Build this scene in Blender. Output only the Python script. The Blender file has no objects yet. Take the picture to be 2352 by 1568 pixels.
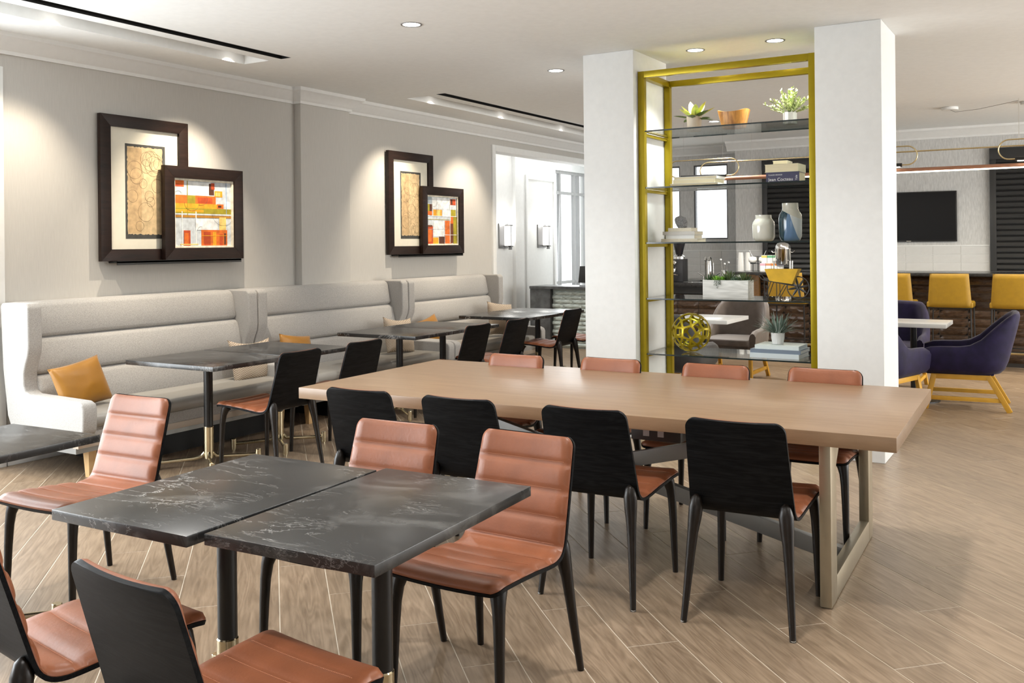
import bpy, bmesh, math, random
from mathutils import Vector, Matrix, noise
R = random.Random(7)
PI = math.pi
scene = bpy.context.scene
COL = scene.collection

# ------------------------------------------------------------------ camera, world, exposure
YAW = math.radians(30.73)
ROLL = 0.010
fwd = Vector((-math.sin(YAW), math.cos(YAW), 0)); rgt0 = Vector((math.cos(YAW), math.sin(YAW), 0)); upz = Vector((0, 0, 1))
rgt = rgt0 * math.cos(ROLL) - upz * math.sin(ROLL)
upv = rgt0 * math.sin(ROLL) + upz * math.cos(ROLL)
cam_d = bpy.data.cameras.new('camera')
cam = bpy.data.objects.new('camera', cam_d); COL.objects.link(cam)
M = Matrix.Identity(4)
for i in range(3):
    M[i][0] = rgt[i]; M[i][1] = upv[i]; M[i][2] = -fwd[i]
M[0][3], M[1][3], M[2][3] = 0, 0, 1.52
cam.matrix_world = M
cam_d.sensor_width = 36; cam_d.sensor_fit = 'HORIZONTAL'
cam_d.lens = 36 * 2170 / 2352
cam_d.shift_y = -223 / 2352
cam_d.clip_start = 0.05; cam_d.clip_end = 200
scene.camera = cam

w = bpy.data.worlds.new('world'); scene.world = w; w.use_nodes = True
bg = w.node_tree.nodes['Background']
bg.inputs[0].default_value = (0.93, 0.97, 1.0, 1); bg.inputs[1].default_value = 2.2
scene.view_settings.view_transform = 'Standard'; scene.view_settings.look = 'None'
scene.view_settings.gamma = 1; scene.view_settings.use_curve_mapping = False
scene.view_settings.exposure = 0.50
scene.cycles.use_denoising = True; scene.cycles.use_adaptive_sampling = True; scene.cycles.adaptive_threshold = .06; scene.cycles.adaptive_min_samples = 20
scene.cycles.max_bounces = 6; scene.cycles.diffuse_bounces = 3; scene.cycles.glossy_bounces = 3
scene.cycles.transparent_max_bounces = 10; scene.cycles.caustics_reflective = False; scene.cycles.caustics_refractive = False
scene.cycles.sample_clamp_indirect = 8

def light(name, kind, loc, energy, color=(1, .93, .84), parent=None, aim=None, size=.1, spot=1.4, blend=.6, size_y=None):
    d = bpy.data.lights.new(name, kind); d.energy = energy; d.color = color
    if kind == 'AREA':
        d.size = size
        if size_y: d.shape = 'RECTANGLE'; d.size_y = size_y
    else:
        d.shadow_soft_size = size
    if kind == 'SPOT': d.spot_size = spot; d.spot_blend = blend
    o = bpy.data.objects.new(name, d); COL.objects.link(o); o.location = loc
    if aim is not None:
        o.rotation_euler = Vector(aim).to_track_quat('-Z', 'Y').to_euler()
    if parent: o.parent = parent
    return o
# daylight through the tall window of the left wall, then added fill lights behind the camera and at right
light('daylight_window', 'AREA', (-6.42, 1.2, 1.55), 265, (.93, .97, 1), aim=(1, 0.15, -0.05), size=5.0, size_y=2.4)
light('fill_front', 'AREA', (1.5, -4.5, 1.6), 40, (.97, .99, 1), aim=(-.15, 1, 0.0), size=6.0, size_y=2.4)  # added soft fill in front of the solid back wall
light('fill_right', 'AREA', (5.1, 10.3, 1.6), 235, (1, .95, .87), aim=(-1, 0.05, 0.12), size=5.8, size_y=2.5)  # added fill from out of view, brightens the far end
light('daylight_lobby', 'AREA', (-7.40, 14.6, 1.6), 14, (.97, .99, 1), aim=(1, -.25, -.05), size=1.1, size_y=2.2)

# ------------------------------------------------------------------ materials
MATS = {}
def node(nt, t, **kw):
    n = nt.nodes.new(t)
    for k, v in kw.items():
        if k.startswith('_'):
            setattr(n, k[1:], v)
    return n
def base(name):
    m = bpy.data.materials.new(name); m.use_nodes = True
    nt = m.node_tree; b = nt.nodes['Principled BSDF']; MATS[name] = m
    return m, nt, b
def L(nt, a, b): nt.links.new(a, b)
def plain(name, col, rough=.5, metal=0, spec=.5, var=0, vscale=20, bump=0, bscale=200, coat=0, sheen=0, stretch=None):
    m, nt, b = base(name)
    b.inputs['Base Color'].default_value = (*col, 1); b.inputs['Roughness'].default_value = rough
    b.inputs['Metallic'].default_value = metal; b.inputs['Specular IOR Level'].default_value = spec
    if coat: b.inputs['Coat Weight'].default_value = coat; b.inputs['Coat Roughness'].default_value = .15
    if sheen: b.inputs['Sheen Weight'].default_value = sheen; b.inputs['Sheen Roughness'].default_value = .4
    tc = nt.nodes.new('ShaderNodeTexCoord'); mp = nt.nodes.new('ShaderNodeMapping'); L(nt, tc.outputs['Object'], mp.inputs[0])
    if stretch: mp.inputs['Scale'].default_value = stretch
    n = nt.nodes.new('ShaderNodeTexNoise'); n.inputs['Scale'].default_value = vscale; n.inputs['Detail'].default_value = 4
    L(nt, mp.outputs[0], n.inputs['Vector'])
    mr = nt.nodes.new('ShaderNodeMapRange'); mr.inputs['From Min'].default_value = .3; mr.inputs['From Max'].default_value = .7
    v = max(var, .02)
    mr.inputs['To Min'].default_value = 1 - v; mr.inputs['To Max'].default_value = 1 + v
    L(nt, n.outputs['Fac'], mr.inputs['Value'])
    mx = nt.nodes.new('ShaderNodeVectorMath'); mx.operation = 'SCALE'; mx.inputs[0].default_value = col
    L(nt, mr.outputs[0], mx.inputs['Scale']); L(nt, mx.outputs[0], b.inputs['Base Color'])
    if bump:
        n2 = nt.nodes.new('ShaderNodeTexNoise'); n2.inputs['Scale'].default_value = bscale; n2.inputs['Detail'].default_value = 3
        L(nt, mp.outputs[0], n2.inputs['Vector'])
        bp = nt.nodes.new('ShaderNodeBump'); bp.inputs['Strength'].default_value = bump; bp.inputs['Distance'].default_value = .002
        L(nt, n2.outputs['Fac'], bp.inputs['Height']); L(nt, bp.outputs[0], b.inputs['Normal'])
    return m
def ramp(nt, src, stops):
    r = nt.nodes.new('ShaderNodeValToRGB'); e = r.color_ramp.elements
    while len(e) < len(stops): e.new(.5)
    for i, (p, c) in enumerate(stops):
        e[i].position = p; e[i].color = (*c, 1) if len(c) == 3 else c
    L(nt, src, r.inputs[0]); return r
def math_n(nt, op, a, b=None):
    n = nt.nodes.new('ShaderNodeMath'); n.operation = op
    for i, x in enumerate((a, b)):
        if x is None: continue
        if isinstance(x, (int, float)): n.inputs[i].default_value = x
        else: L(nt, x, n.inputs[i])
    return n.outputs[0]
def wood(name, c0, c1, rough, along='X', scale=1.0, contrast=(.32, .7), rand=.0, bump=.15, rings=True, coat=0, spec=.5):
    m, nt, b = base(name)
    tc = nt.nodes.new('ShaderNodeTexCoord'); mp = nt.nodes.new('ShaderNodeMapping')
    oi = nt.nodes.new('ShaderNodeObjectInfo')
    at = nt.nodes.new('ShaderNodeAttribute'); at.attribute_name = 'rnd'
    rv = math_n(nt, 'ADD', oi.outputs['Random'], at.outputs['Fac'])
    cmb = nt.nodes.new('ShaderNodeCombineXYZ')
    off = math_n(nt, 'MULTIPLY', rv, 37.0)
    for i in range(3): L(nt, off, cmb.inputs[i])
    va = nt.nodes.new('ShaderNodeVectorMath'); va.operation = 'ADD'
    L(nt, tc.outputs['Object'], va.inputs[0]); L(nt, cmb.outputs[0], va.inputs[1])
    L(nt, va.outputs[0], mp.inputs[0])
    s = {'X': (.9, 9, 9), 'Y': (9, .9, 9), 'Z': (9, 9, .9)}[along]
    mp.inputs['Scale'].default_value = [q * scale for q in s]
    n = nt.nodes.new('ShaderNodeTexNoise'); n.inputs['Scale'].default_value = 2.2; n.inputs['Detail'].default_value = 7; n.inputs['Roughness'].default_value = .62; n.inputs['Distortion'].default_value = .6
    L(nt, mp.outputs[0], n.inputs['Vector'])
    fac = n.outputs['Fac']
    if rings:
        n3 = nt.nodes.new('ShaderNodeTexNoise'); n3.inputs['Scale'].default_value = .55; n3.inputs['Detail'].default_value = 2
        L(nt, mp.outputs[0], n3.inputs['Vector'])
        q = math_n(nt, 'MULTIPLY', n3.outputs['Fac'], 95.0)
        q = math_n(nt, 'SINE', q); q = math_n(nt, 'MULTIPLY', q, .075)
        fac = math_n(nt, 'ADD', fac, q)
    r = ramp(nt, fac, [(contrast[0], c0), (contrast[1], c1)])
    out = r.outputs[0]
    if rand:
        hv = nt.nodes.new('ShaderNodeMapRange'); hv.inputs['To Min'].default_value = 1 - rand; hv.inputs['To Max'].default_value = 1 + rand
        fr = math_n(nt, 'FRACT', rv); L(nt, fr, hv.inputs['Value'])
        vm = nt.nodes.new('ShaderNodeVectorMath'); vm.operation = 'SCALE'; L(nt, out, vm.inputs[0]); L(nt, hv.outputs[0], vm.inputs['Scale']); out = vm.outputs[0]
    L(nt, out, b.inputs['Base Color'])
    b.inputs['Roughness'].default_value = rough; b.inputs['Specular IOR Level'].default_value = spec
    if coat: b.inputs['Coat Weight'].default_value = coat; b.inputs['Coat Roughness'].default_value = .2
    bp = nt.nodes.new('ShaderNodeBump'); bp.inputs['Strength'].default_value = bump; bp.inputs['Distance'].default_value = .002
    L(nt, fac, bp.inputs['Height']); L(nt, bp.outputs[0], b.inputs['Normal'])
    return m
def marble(name, dark, vein, rough):
    m, nt, b = base(name)
    tc = nt.nodes.new('ShaderNodeTexCoord'); oi = nt.nodes.new('ShaderNodeObjectInfo')
    off = math_n(nt, 'MULTIPLY', oi.outputs['Random'], 23.0)
    cmb = nt.nodes.new('ShaderNodeCombineXYZ')
    for i in range(3): L(nt, off, cmb.inputs[i])
    va = nt.nodes.new('ShaderNodeVectorMath'); va.operation = 'ADD'
    L(nt, tc.outputs['Object'], va.inputs[0]); L(nt, cmb.outputs[0], va.inputs[1])
    def veins(scale, dist, wdt, mscale, mlo, mhi):
        n = nt.nodes.new('ShaderNodeTexNoise'); n.inputs['Scale'].default_value = scale; n.inputs['Detail'].default_value = 9
        n.inputs['Roughness'].default_value = .67; n.inputs['Distortion'].default_value = dist
        mp = nt.nodes.new('ShaderNodeMapping'); mp.inputs['Rotation'].default_value = (0, 0, .6); mp.inputs['Scale'].default_value = (1, 3.0, 1.5)
        L(nt, va.outputs[0], mp.inputs[0]); L(nt, mp.outputs[0], n.inputs['Vector'])
        a = math_n(nt, 'SUBTRACT', n.outputs['Fac'], .5); a = math_n(nt, 'ABSOLUTE', a)
        mr = nt.nodes.new('ShaderNodeMapRange'); mr.inputs['From Min'].default_value = 0; mr.inputs['From Max'].default_value = wdt
        mr.inputs['To Min'].default_value = 1; mr.inputs['To Max'].default_value = 0; L(nt, a, mr.inputs['Value'])
        n2 = nt.nodes.new('ShaderNodeTexNoise'); n2.inputs['Scale'].default_value = mscale; n2.inputs['Detail'].default_value = 4
        L(nt, va.outputs[0], n2.inputs['Vector'])
        m2 = nt.nodes.new('ShaderNodeMapRange'); m2.inputs['From Min'].default_value = mlo; m2.inputs['From Max'].default_value = mhi; L(nt, n2.outputs['Fac'], m2.inputs['Value'])
        return math_n(nt, 'MULTIPLY', mr.outputs[0], m2.outputs[0])
    v1 = veins(2.6, .6, .0075, 2.6, .47, .76); v2 = veins(7, .5, .0070, 3.5, .50, .76)
    n4 = nt.nodes.new('ShaderNodeTexNoise'); n4.inputs['Scale'].default_value = 4.0; n4.inputs['Detail'].default_value = 8; n4.inputs['Distortion'].default_value = 1.4
    L(nt, va.outputs[0], n4.inputs['Vector'])
    cl = nt.nodes.new('ShaderNodeMapRange'); cl.inputs['From Min'].default_value = .54; cl.inputs['From Max'].default_value = .80; cl.inputs['To Max'].default_value = .14; L(nt, n4.outputs['Fac'], cl.inputs['Value'])
    t = math_n(nt, 'MAXIMUM', v1, math_n(nt, 'MULTIPLY', v2, .8)); t = math_n(nt, 'MAXIMUM', t, cl.outputs[0])
    r = ramp(nt, t, [(0, dark), (1, vein)])
    L(nt, r.outputs[0], b.inputs['Base Color']); b.inputs['Roughness'].default_value = rough
    return m
def glassy(name, tint, rough=0.0, ior=1.45, gl=1.0):
    m, nt, b = base(name); nt.nodes.remove(b)
    out = nt.nodes['Material Output']
    t = nt.nodes.new('ShaderNodeBsdfTransparent'); t.inputs[0].default_value = (*tint, 1)
    g = nt.nodes.new('ShaderNodeBsdfGlossy'); g.inputs['Roughness'].default_value = rough; g.inputs[0].default_value = (gl, gl, gl, 1)
    f = nt.nodes.new('ShaderNodeFresnel'); ge = nt.nodes.new('ShaderNodeNewGeometry')
    L(nt, math_n(nt, 'ADD', math_n(nt, 'MULTIPLY', ge.outputs['Backfacing'], 1 / ior - ior), ior), f.inputs[0])   # same reflectance on both sides of a thin sheet
    mx = nt.nodes.new('ShaderNodeMixShader'); L(nt, f.outputs[0], mx.inputs[0]); L(nt, t.outputs[0], mx.inputs[1]); L(nt, g.outputs[0], mx.inputs[2])
    L(nt, mx.outputs[0], out.inputs[0]); return m
def emis(name, col, s):
    m, nt, b = base(name)
    b.inputs['Base Color'].default_value = (*col, 1); b.inputs['Emission Color'].default_value = (*col, 1); b.inputs['Emission Strength'].default_value = s
    return m
def weave(name, c0, c1, scale=420):
    # heathered upholstery: short two-tone flecks with a fine relief
    m, nt, b = base(name)
    tc = nt.nodes.new('ShaderNodeTexCoord')
    n = nt.nodes.new('ShaderNodeTexNoise'); n.inputs['Scale'].default_value = scale * .32; n.inputs['Detail'].default_value = 3; n.inputs['Roughness'].default_value = .7
    mp = nt.nodes.new('ShaderNodeMapping'); mp.inputs['Rotation'].default_value = (.7, .3, .5); mp.inputs['Scale'].default_value = (1, .45, 1)
    L(nt, tc.outputs['Object'], mp.inputs[0]); L(nt, mp.outputs[0], n.inputs['Vector'])
    r = ramp(nt, n.outputs['Fac'], [(.36, c0), (.62, c1)])
    L(nt, r.outputs[0], b.inputs['Base Color']); b.inputs['Roughness'].default_value = .92
    b.inputs['Sheen Weight'].default_value = .25
    bp = nt.nodes.new('ShaderNodeBump'); bp.inputs['Strength'].default_value = .35; bp.inputs['Distance'].default_value = .002
    L(nt, n.outputs['Fac'], bp.inputs['Height']); L(nt, bp.outputs[0], b.inputs['Normal'])
    return m
def herring(name):
    m, nt, b = base(name)
    tc = nt.nodes.new('ShaderNodeTexCoord'); sp = nt.nodes.new('ShaderNodeSeparateXYZ'); L(nt, tc.outputs['Object'], sp.inputs[0])
    a = math_n(nt, 'MULTIPLY', sp.outputs[0], 32.0); a = math_n(nt, 'FRACT', a); a = math_n(nt, 'SUBTRACT', a, .5); a = math_n(nt, 'ABSOLUTE', a)
    z = math_n(nt, 'MULTIPLY', sp.outputs[2], 70.0); z = math_n(nt, 'ADD', z, math_n(nt, 'MULTIPLY', a, 2.2)); z = math_n(nt, 'FRACT', z)
    r = ramp(nt, z, [(.42, (.66, .57, .45)), (.58, (.22, .15, .10))])
    L(nt, r.outputs[0], b.inputs['Base Color']); b.inputs['Roughness'].default_value = .9
    return m
def wallpaper(name, col, var, sx=(140, 140, 9)):
    m, nt, b = base(name)
    tc = nt.nodes.new('ShaderNodeTexCoord'); mp = nt.nodes.new('ShaderNodeMapping'); mp.inputs['Scale'].default_value = sx
    L(nt, tc.outputs['Object'], mp.inputs[0])
    n = nt.nodes.new('ShaderNodeTexNoise'); n.inputs['Scale'].default_value = 1; n.inputs['Detail'].default_value = 3
    L(nt, mp.outputs[0], n.inputs['Vector'])
    mr = nt.nodes.new('ShaderNodeMapRange'); mr.inputs['From Min'].default_value = .3; mr.inputs['From Max'].default_value = .7
    mr.inputs['To Min'].default_value = 1 - var; mr.inputs['To Max'].default_value = 1 + var; L(nt, n.outputs['Fac'], mr.inputs['Value'])
    vm = nt.nodes.new('ShaderNodeVectorMath'); vm.operation = 'SCALE'; vm.inputs[0].default_value = col; L(nt, mr.outputs[0], vm.inputs['Scale'])
    L(nt, vm.outputs[0], b.inputs['Base Color']); b.inputs['Roughness'].default_value = .85
    bp = nt.nodes.new('ShaderNodeBump'); bp.inputs['Strength'].default_value = .2; bp.inputs['Distance'].default_value = .001
    L(nt, n.outputs['Fac'], bp.inputs['Height']); L(nt, bp.outputs[0], b.inputs['Normal'])
    return m

ceil_m = plain('ceiling_paint', (.85, .865, .86), .9, var=.01)
white_m = plain('white_paint', (.80, .81, .80), .55, var=.01)
crown_m = plain('trim_paint', (.76, .765, .755), .6, var=.01)
wall_m = wallpaper('wall_covering', (.535, .518, .485), .035)
grey_wall_m = wallpaper('grey_wall_covering', (.56, .56, .55), .13, (110, 110, 16))
grout_m = plain('grout', (.56, .49, .39), .9, var=.05)
plank_m = wood('oak_tile', (.180, .124, .078), (.310, .226, .152), .36, 'X', 2.0, (.3, .70), .07, .12)
marble_m = marble('black_marble', (.021, .021, .021), (.78, .77, .74), .27)
wmarble_m = marble('white_marble', (.80, .80, .78), (.45, .44, .43), .2)
leather_m = plain('tan_leather', (.265, .090, .040), .40, var=.14, vscale=9, bump=.25, bscale=90, spec=.45)
stitch_m = plain('thread', (.58, .27, .16), .7)
ash_m = wood('black_ash', (.0035, .0038, .0045), (.011, .0115, .0125), .46, 'X', 3.0, (.4, .75), 0, .3, spec=.10)
legwood_m = wood('dark_leg_wood', (.006, .0042, .003), (.020, .013, .009), .36, 'Z', 4.0, (.35, .8), 0, .2, rings=False, spec=.35)
glide_m = plain('glide_plastic', (.7, .68, .62), .4)
walnut_m = wood('table_wood', (.212, .129, .071), (.298, .192, .113), .32, 'X', 1.3, (.28, .75), 0, .05, rings=False)
steel_m = plain('champagne_steel', (.42, .37, .275), .36, .85, var=.03)
grey_steel_m = plain('grey_steel', (.30, .30, .29), .42, .6, var=.03)
black_metal_m = plain('black_metal', (.012, .012, .012), .35, .0, spec=.5)
brass_m = plain('brushed_brass', (.68, .60, .42), .18, 1.0, var=.03)
gold_m = plain('olive_gold', (.36, .27, .006), .34, .55, var=.04, spec=.5)
gold2_m = plain('satin_gold', (.70, .58, .34), .25, 1.0, var=.02)
tweed_m = weave('grey_tweed', (.315, .303, .288), (.465, .452, .432), 800)
vinyl_m = plain('grey_vinyl', (.36, .345, .315), .38, var=.03, vscale=6, bump=.1)
beech_m = wood('beech', (.60, .38, .17), (.72, .49, .25), .45, 'Z', 2, (.3, .7), 0, .05, rings=False)
ywood_m = plain('yellow_wood', (.56, .30, .03), .42, var=.08, vscale=12, stretch=(1, 1, .2))
tan_strip_m = plain('tan_strip', (.48, .40, .32), .5)
void_m = plain('black_plinth', (.006, .006, .006), .6)
mustard_m = plain('mustard_satin', (.36, .160, .016), .42, var=.12, vscale=5, bump=.1, sheen=.2)
mustard_back_m = plain('pillow_grey_side', (.50, .42, .33), .7, var=.05)
herring_m = herring('herringbone_cloth')
frame_m = wood('espresso_frame', (.010, .0045, .003), (.028, .0125, .008), .40, 'Y', 2, (.35, .75), 0, .1, rings=False, spec=.3)
mat_m = plain('mat_board', (.78, .74, .62), .9)
purple_m = plain('indigo_velvet', (.012, .008, .036), .7, var=.3, vscale=14, sheen=.08, spec=.25)
taupe_m = plain('taupe_velvet', (.10, .075, .06), .6, var=.2, vscale=12, sheen=.6)
charcoal_m = plain('charcoal_cloth', (.022, .020, .020), .7, var=.1, sheen=.3)
ochre_m = plain('ochre_upholstery', (.29, .165, .004), .55, var=.08, vscale=20, bump=.15, bscale=400)
shutter_m = plain('black_shutter', (.022, .022, .022), .4)
stone_m = plain('black_stone', (.022, .022, .022), .22, var=.4, vscale=40)
greystone_m = plain('dark_grey_stone', (.10, .105, .11), .3, var=.45, vscale=9)
glass_m = glassy('shelf_glass', (.93, .96, .95))
glass_edge_m = plain('glass_edge', (.012, .020, .020), .12)
pane_m = glassy('window_glass', (.97, .98, .98))
clear_m = glassy('clear_plastic', (.75, .76, .78), .02)
chrome_m = plain('chrome', (.80, .79, .77), .12, 1.0)
whitec_m = plain('white_ceramic', (.80, .80, .77), .22, coat=.4)
cream_m = plain('cream_paper', (.74, .68, .55), .8, var=.06, vscale=60)
paper_m = plain('page_block', (.74, .66, .46), .85, var=.08, vscale=120, stretch=(.1, .1, 3))
white_paper_m = plain('white_cover', (.80, .80, .77), .5)
navy_m = plain('navy_cover', (.050, .048, .105), .45)
blue_m = plain('blue_cover', (.16, .20, .26), .45)
paleblue_m = plain('pale_blue_cover', (.58, .65, .68), .5)
lens_m = emis('lamp_lens', (1, .95, .88), 9)
lens2_m = emis('accent_lens', (1, .95, .88), 3.5)
led_m = emis('led_strip', (1, .90, .74), 3.5)
sconce_m = emis('sconce_glass', (1, .97, .93), 1.6)
splash_m = plain('white_tile', (.60, .60, .59), .15, var=.02)
screen_m = plain('tv_screen', (.006, .006, .007), .35, spec=.15)

# ------------------------------------------------------------------ mesh builder
class MB:
    def __init__(s): s.v = []; s.f = []; s.m = []
    def add(s, vs, fs, mi=0):
        o = len(s.v); s.v += [tuple(q) for q in vs]; s.f += [tuple(i + o for i in f) for f in fs]; s.m += [mi] * len(fs); return s
    def box(s, x0, x1, y0, y1, z0, z1, mi=0):
        return s.add([(x0, y0, z0), (x1, y0, z0), (x1, y1, z0), (x0, y1, z0), (x0, y0, z1), (x1, y0, z1), (x1, y1, z1), (x0, y1, z1)],
                     [(3, 2, 1, 0), (4, 5, 6, 7), (0, 1, 5, 4), (1, 2, 6, 5), (2, 3, 7, 6), (3, 0, 4, 7)], mi)
    def obox(s, c, ax, ay, az, mi=0):
        c = Vector(c); ax = Vector(ax); ay = Vector(ay); az = Vector(az)
        vs = [c + ax * i + ay * j + az * k for k in (-1, 1) for i, j in ((-1, -1), (1, -1), (1, 1), (-1, 1))]
        return s.add(vs, [(3, 2, 1, 0), (4, 5, 6, 7), (0, 1, 5, 4), (1, 2, 6, 5), (2, 3, 7, 6), (3, 0, 4, 7)], mi)
    def bar(s, p, q, wd, ht, up=(0, 0, 1), mi=0):
        p = Vector(p); q = Vector(q); d = (q - p); n = d.normalized(); sd = n.cross(Vector(up)).normalized(); u = sd.cross(n)
        return s.obox((p + q) / 2, d / 2, sd * wd / 2, u * ht / 2, mi)
    def tube(s, pts, r, n=10, closed=False, mi=0, caps=True, flat=None):
        pts = [Vector(p) for p in pts]; k = len(pts)
        rs = r if isinstance(r, (list, tuple)) else [r] * k
        base_i = len(s.v); prev = None; rings = []
        for i, p in enumerate(pts):
            a = pts[(i - 1) % k] if (closed or i > 0) else p; b = pts[(i + 1) % k] if (closed or i < k - 1) else p
            t = (b - a).normalized() if (b - a).length > 1e-9 else Vector((0, 0, 1))
            if prev is None:
                ref = Vector((0, 0, 1)) if abs(t.z) < .9 else Vector((1, 0, 0)); u = t.cross(ref).normalized()
            else:
                u = (prev - t * prev.dot(t)); u = u.normalized() if u.length > 1e-6 else t.orthogonal().normalized()
            prev = u; v = t.cross(u)
            fy = 1 if flat is None else flat
            rings.append([p + (u * math.cos(2 * PI * j / n) + v * math.sin(2 * PI * j / n) * fy) * rs[i] for j in range(n)])
        vs = [q for rg in rings for q in rg]; fs = []
        for i in range(k if closed else k - 1):
            i2 = (i + 1) % k
            for j in range(n):
                j2 = (j + 1) % n; fs.append((i * n + j, i * n + j2, i2 * n + j2, i2 * n + j))
        if caps and not closed:
            fs.append(tuple(reversed(range(n)))); fs.append(tuple((k - 1) * n + j for j in range(n)))
        return s.add(vs, fs, mi)
    def lathe(s, prof, n=24, c=(0, 0, 0), mi=0, rib=0, ribn=0, caps=True):
        vs = []; fs = []; k = len(prof)
        for r, z in prof:
            for j in range(n):
                a = 2 * PI * j / n; rr = r * (1 + rib * math.cos(a * ribn)) if ribn else r
                vs.append((c[0] + rr * math.cos(a), c[1] + rr * math.sin(a), c[2] + z))
        for i in range(k - 1):
            for j in range(n):
                j2 = (j + 1) % n; fs.append((i * n + j, i * n + j2, (i + 1) * n + j2, (i + 1) * n + j))
        if caps: fs.append(tuple(reversed(range(n)))); fs.append(tuple((k - 1) * n + j for j in range(n)))
        return s.add(vs, fs, mi)
    def prism(s, poly, ax, lo, hi, mi=0):
        # poly: list of 2-d points in the plane across axis ax ('x': (y,z); 'y': (x,z); 'z': (x,y))
        def P(a, b, t): return {'x': (t, a, b), 'y': (a, t, b), 'z': (a, b, t)}[ax]
        n = len(poly); vs = [P(a, b, lo) for a, b in poly] + [P(a, b, hi) for a, b in poly]
        fs = [tuple(reversed(range(n))), tuple(range(n, 2 * n))] + [(i, (i + 1) % n, n + (i + 1) % n, n + i) for i in range(n)]
        return s.add(vs, fs, mi)
    def grid(s, fn, nu, nv, mi=0, wrap=False):
        vs = [fn(i / nu, j / nv) for i in range(nu + 1) for j in range(nv + 1)]
        fs = [(i * (nv + 1) + j, (i + 1) * (nv + 1) + j, (i + 1) * (nv + 1) + j + 1, i * (nv + 1) + j + 1) for i in range(nu) for j in range(nv)]
        return s.add(vs, fs, mi)
    def leaf(s, p, d, ln, wd, bend=.3, th=.12, mi=0, n=5, up=(0, 0, 1)):
        p = Vector(p); d = Vector(d).normalized(); up = Vector(up); pts = []; ws = []
        for i in range(n + 1):
            t = i / n
            pts.append(p + d * ln * t - up * bend * ln * t * t); ws.append(wd * (math.sin(PI * (t * .86 + .12)) ** .8) + 1e-4 if i < n else .0006)
        side = d.cross(up); side = side.normalized() if side.length > 1e-4 else Vector((1, 0, 0))
        nrm = side.cross(d).normalized(); vs = []; fs = []
        for q, ww in zip(pts, ws): vs += [q + side * ww, q + nrm * ww * th * .3, q - side * ww, q - nrm * ww * (th + .12)]
        for i in range(n):
            for j in range(4): fs.append((i * 4 + j, i * 4 + (j + 1) % 4, i * 4 + 4 + (j + 1) % 4, i * 4 + 4 + j))
        fs += [(3, 2, 1, 0), tuple(n * 4 + j for j in range(4))]
        return s.add(vs, fs, mi)
    def mesh(s, name, mats, bevel=0, segs=2, smooth=35, recalc=True):
        me = bpy.data.meshes.new(name); me.from_pydata(s.v, [], s.f)
        mats = mats if isinstance(mats, (list, tuple)) else [mats]
        for m in mats: me.materials.append(m)
        if len(mats) > 1: me.polygons.foreach_set('material_index', s.m)
        bm = bmesh.new(); bm.from_mesh(me)
        if recalc: bmesh.ops.recalc_face_normals(bm, faces=bm.faces)
        if bevel:
            es = [e for e in bm.edges if len(e.link_faces) == 2 and e.calc_face_angle(0) > math.radians(38)]
            bmesh.ops.bevel(bm, geom=es, offset=bevel, segments=segs, affect='EDGES', profile=.6, clamp_overlap=True)
        bm.to_mesh(me); bm.free()
        if smooth:
            me.polygons.foreach_set('use_smooth', [True] * len(me.polygons)); me.set_sharp_from_angle(angle=math.radians(smooth))
        me.update(); return me
def raw(name, me, parent=None, loc=None, rot=None):
    o = bpy.data.objects.new(name, me); COL.objects.link(o)
    if parent: o.parent = parent
    if loc: o.location = loc
    if rot: o.rotation_euler = rot
    return o
def obj(name, mb, mat, parent=None, bevel=0, segs=2, smooth=35, loc=None, rot=None):
    return raw(name, mb.mesh(name, mat, bevel, segs, smooth), parent, loc, rot)
def tag(o, label=None, cat=None, group=None, kind=None):
    if label: o['label'] = label
    if cat: o['category'] = cat
    if group: o['group'] = group
    if kind: o['kind'] = kind
    return o
def thing(name, label, cat, loc=(0, 0, 0), rz=0, group=None):
    o = bpy.data.objects.new(name, None); COL.objects.link(o); o.empty_display_size = .1
    o.location = loc; o.rotation_euler = (0, 0, rz); return tag(o, label, cat, group)
def dup(root, loc, rz=0, label=None, group=None):
    def cp(o, par):
        c = o.copy(); COL.objects.link(c); c.parent = par
        for ch in o.children: cp(ch, c)
        return c
    r = cp(root, None); r.location = loc; r.rotation_euler = (0, 0, rz)
    return tag(r, label, None, group)
def struct(name, mb, mat, parent=None, bevel=0, label=None, loc=None):
    o = obj(name, mb, mat, parent, bevel, loc=loc)
    if not parent: o['kind'] = 'structure'
    if label: o['label'] = label
    return o
def text_mesh(body, size, mat, extrude=.0004):
    cu = bpy.data.curves.new('lettering', 'FONT'); cu.body = body; cu.size = size; cu.extrude = extrude; cu.align_x = 'LEFT'
    t = bpy.data.objects.new('lettering', cu); me = bpy.data.meshes.new_from_object(t); bpy.data.objects.remove(t)
    me.materials.clear(); me.materials.append(mat); return me

# ------------------------------------------------------------------ the setting
XW = -6.45; ZC = 3.03; YF = 13.95
floor = struct('floor', MB().box(-11, 6, -5, 17.5, -.12, -.0011), grout_m)
PW, PL = .2108, 1.283
UA = Vector((1, -1, 0)) / math.sqrt(2); VA = Vector((1, 1, 0)) / math.sqrt(2)
def plank_mb(sl):
    g = .0019; hx = PL / 2 - g; hy = PW / 2 - g; c = .0012
    mb = MB(); lo = [(-hx, -hy), (hx, -hy), (hx, hy), (-hx, hy)]; hi = [(a * (1 - c / hx), b * (1 - c / hy)) for a, b in lo]
    mb.add([(*p, -.01) for p in lo] + [(*p, -.0008) for p in lo] + [(*p, 0) for p in hi],
           [(0, 1, 5, 4), (1, 2, 6, 5), (2, 3, 7, 6), (3, 0, 4, 7), (4, 5, 9, 8), (5, 6, 10, 9), (6, 7, 11, 10), (7, 4, 8, 11), (8, 9, 10, 11)])
    return mb
plank_me = plank_mb(0).mesh('plank', plank_m, smooth=0)
cand = []
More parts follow.
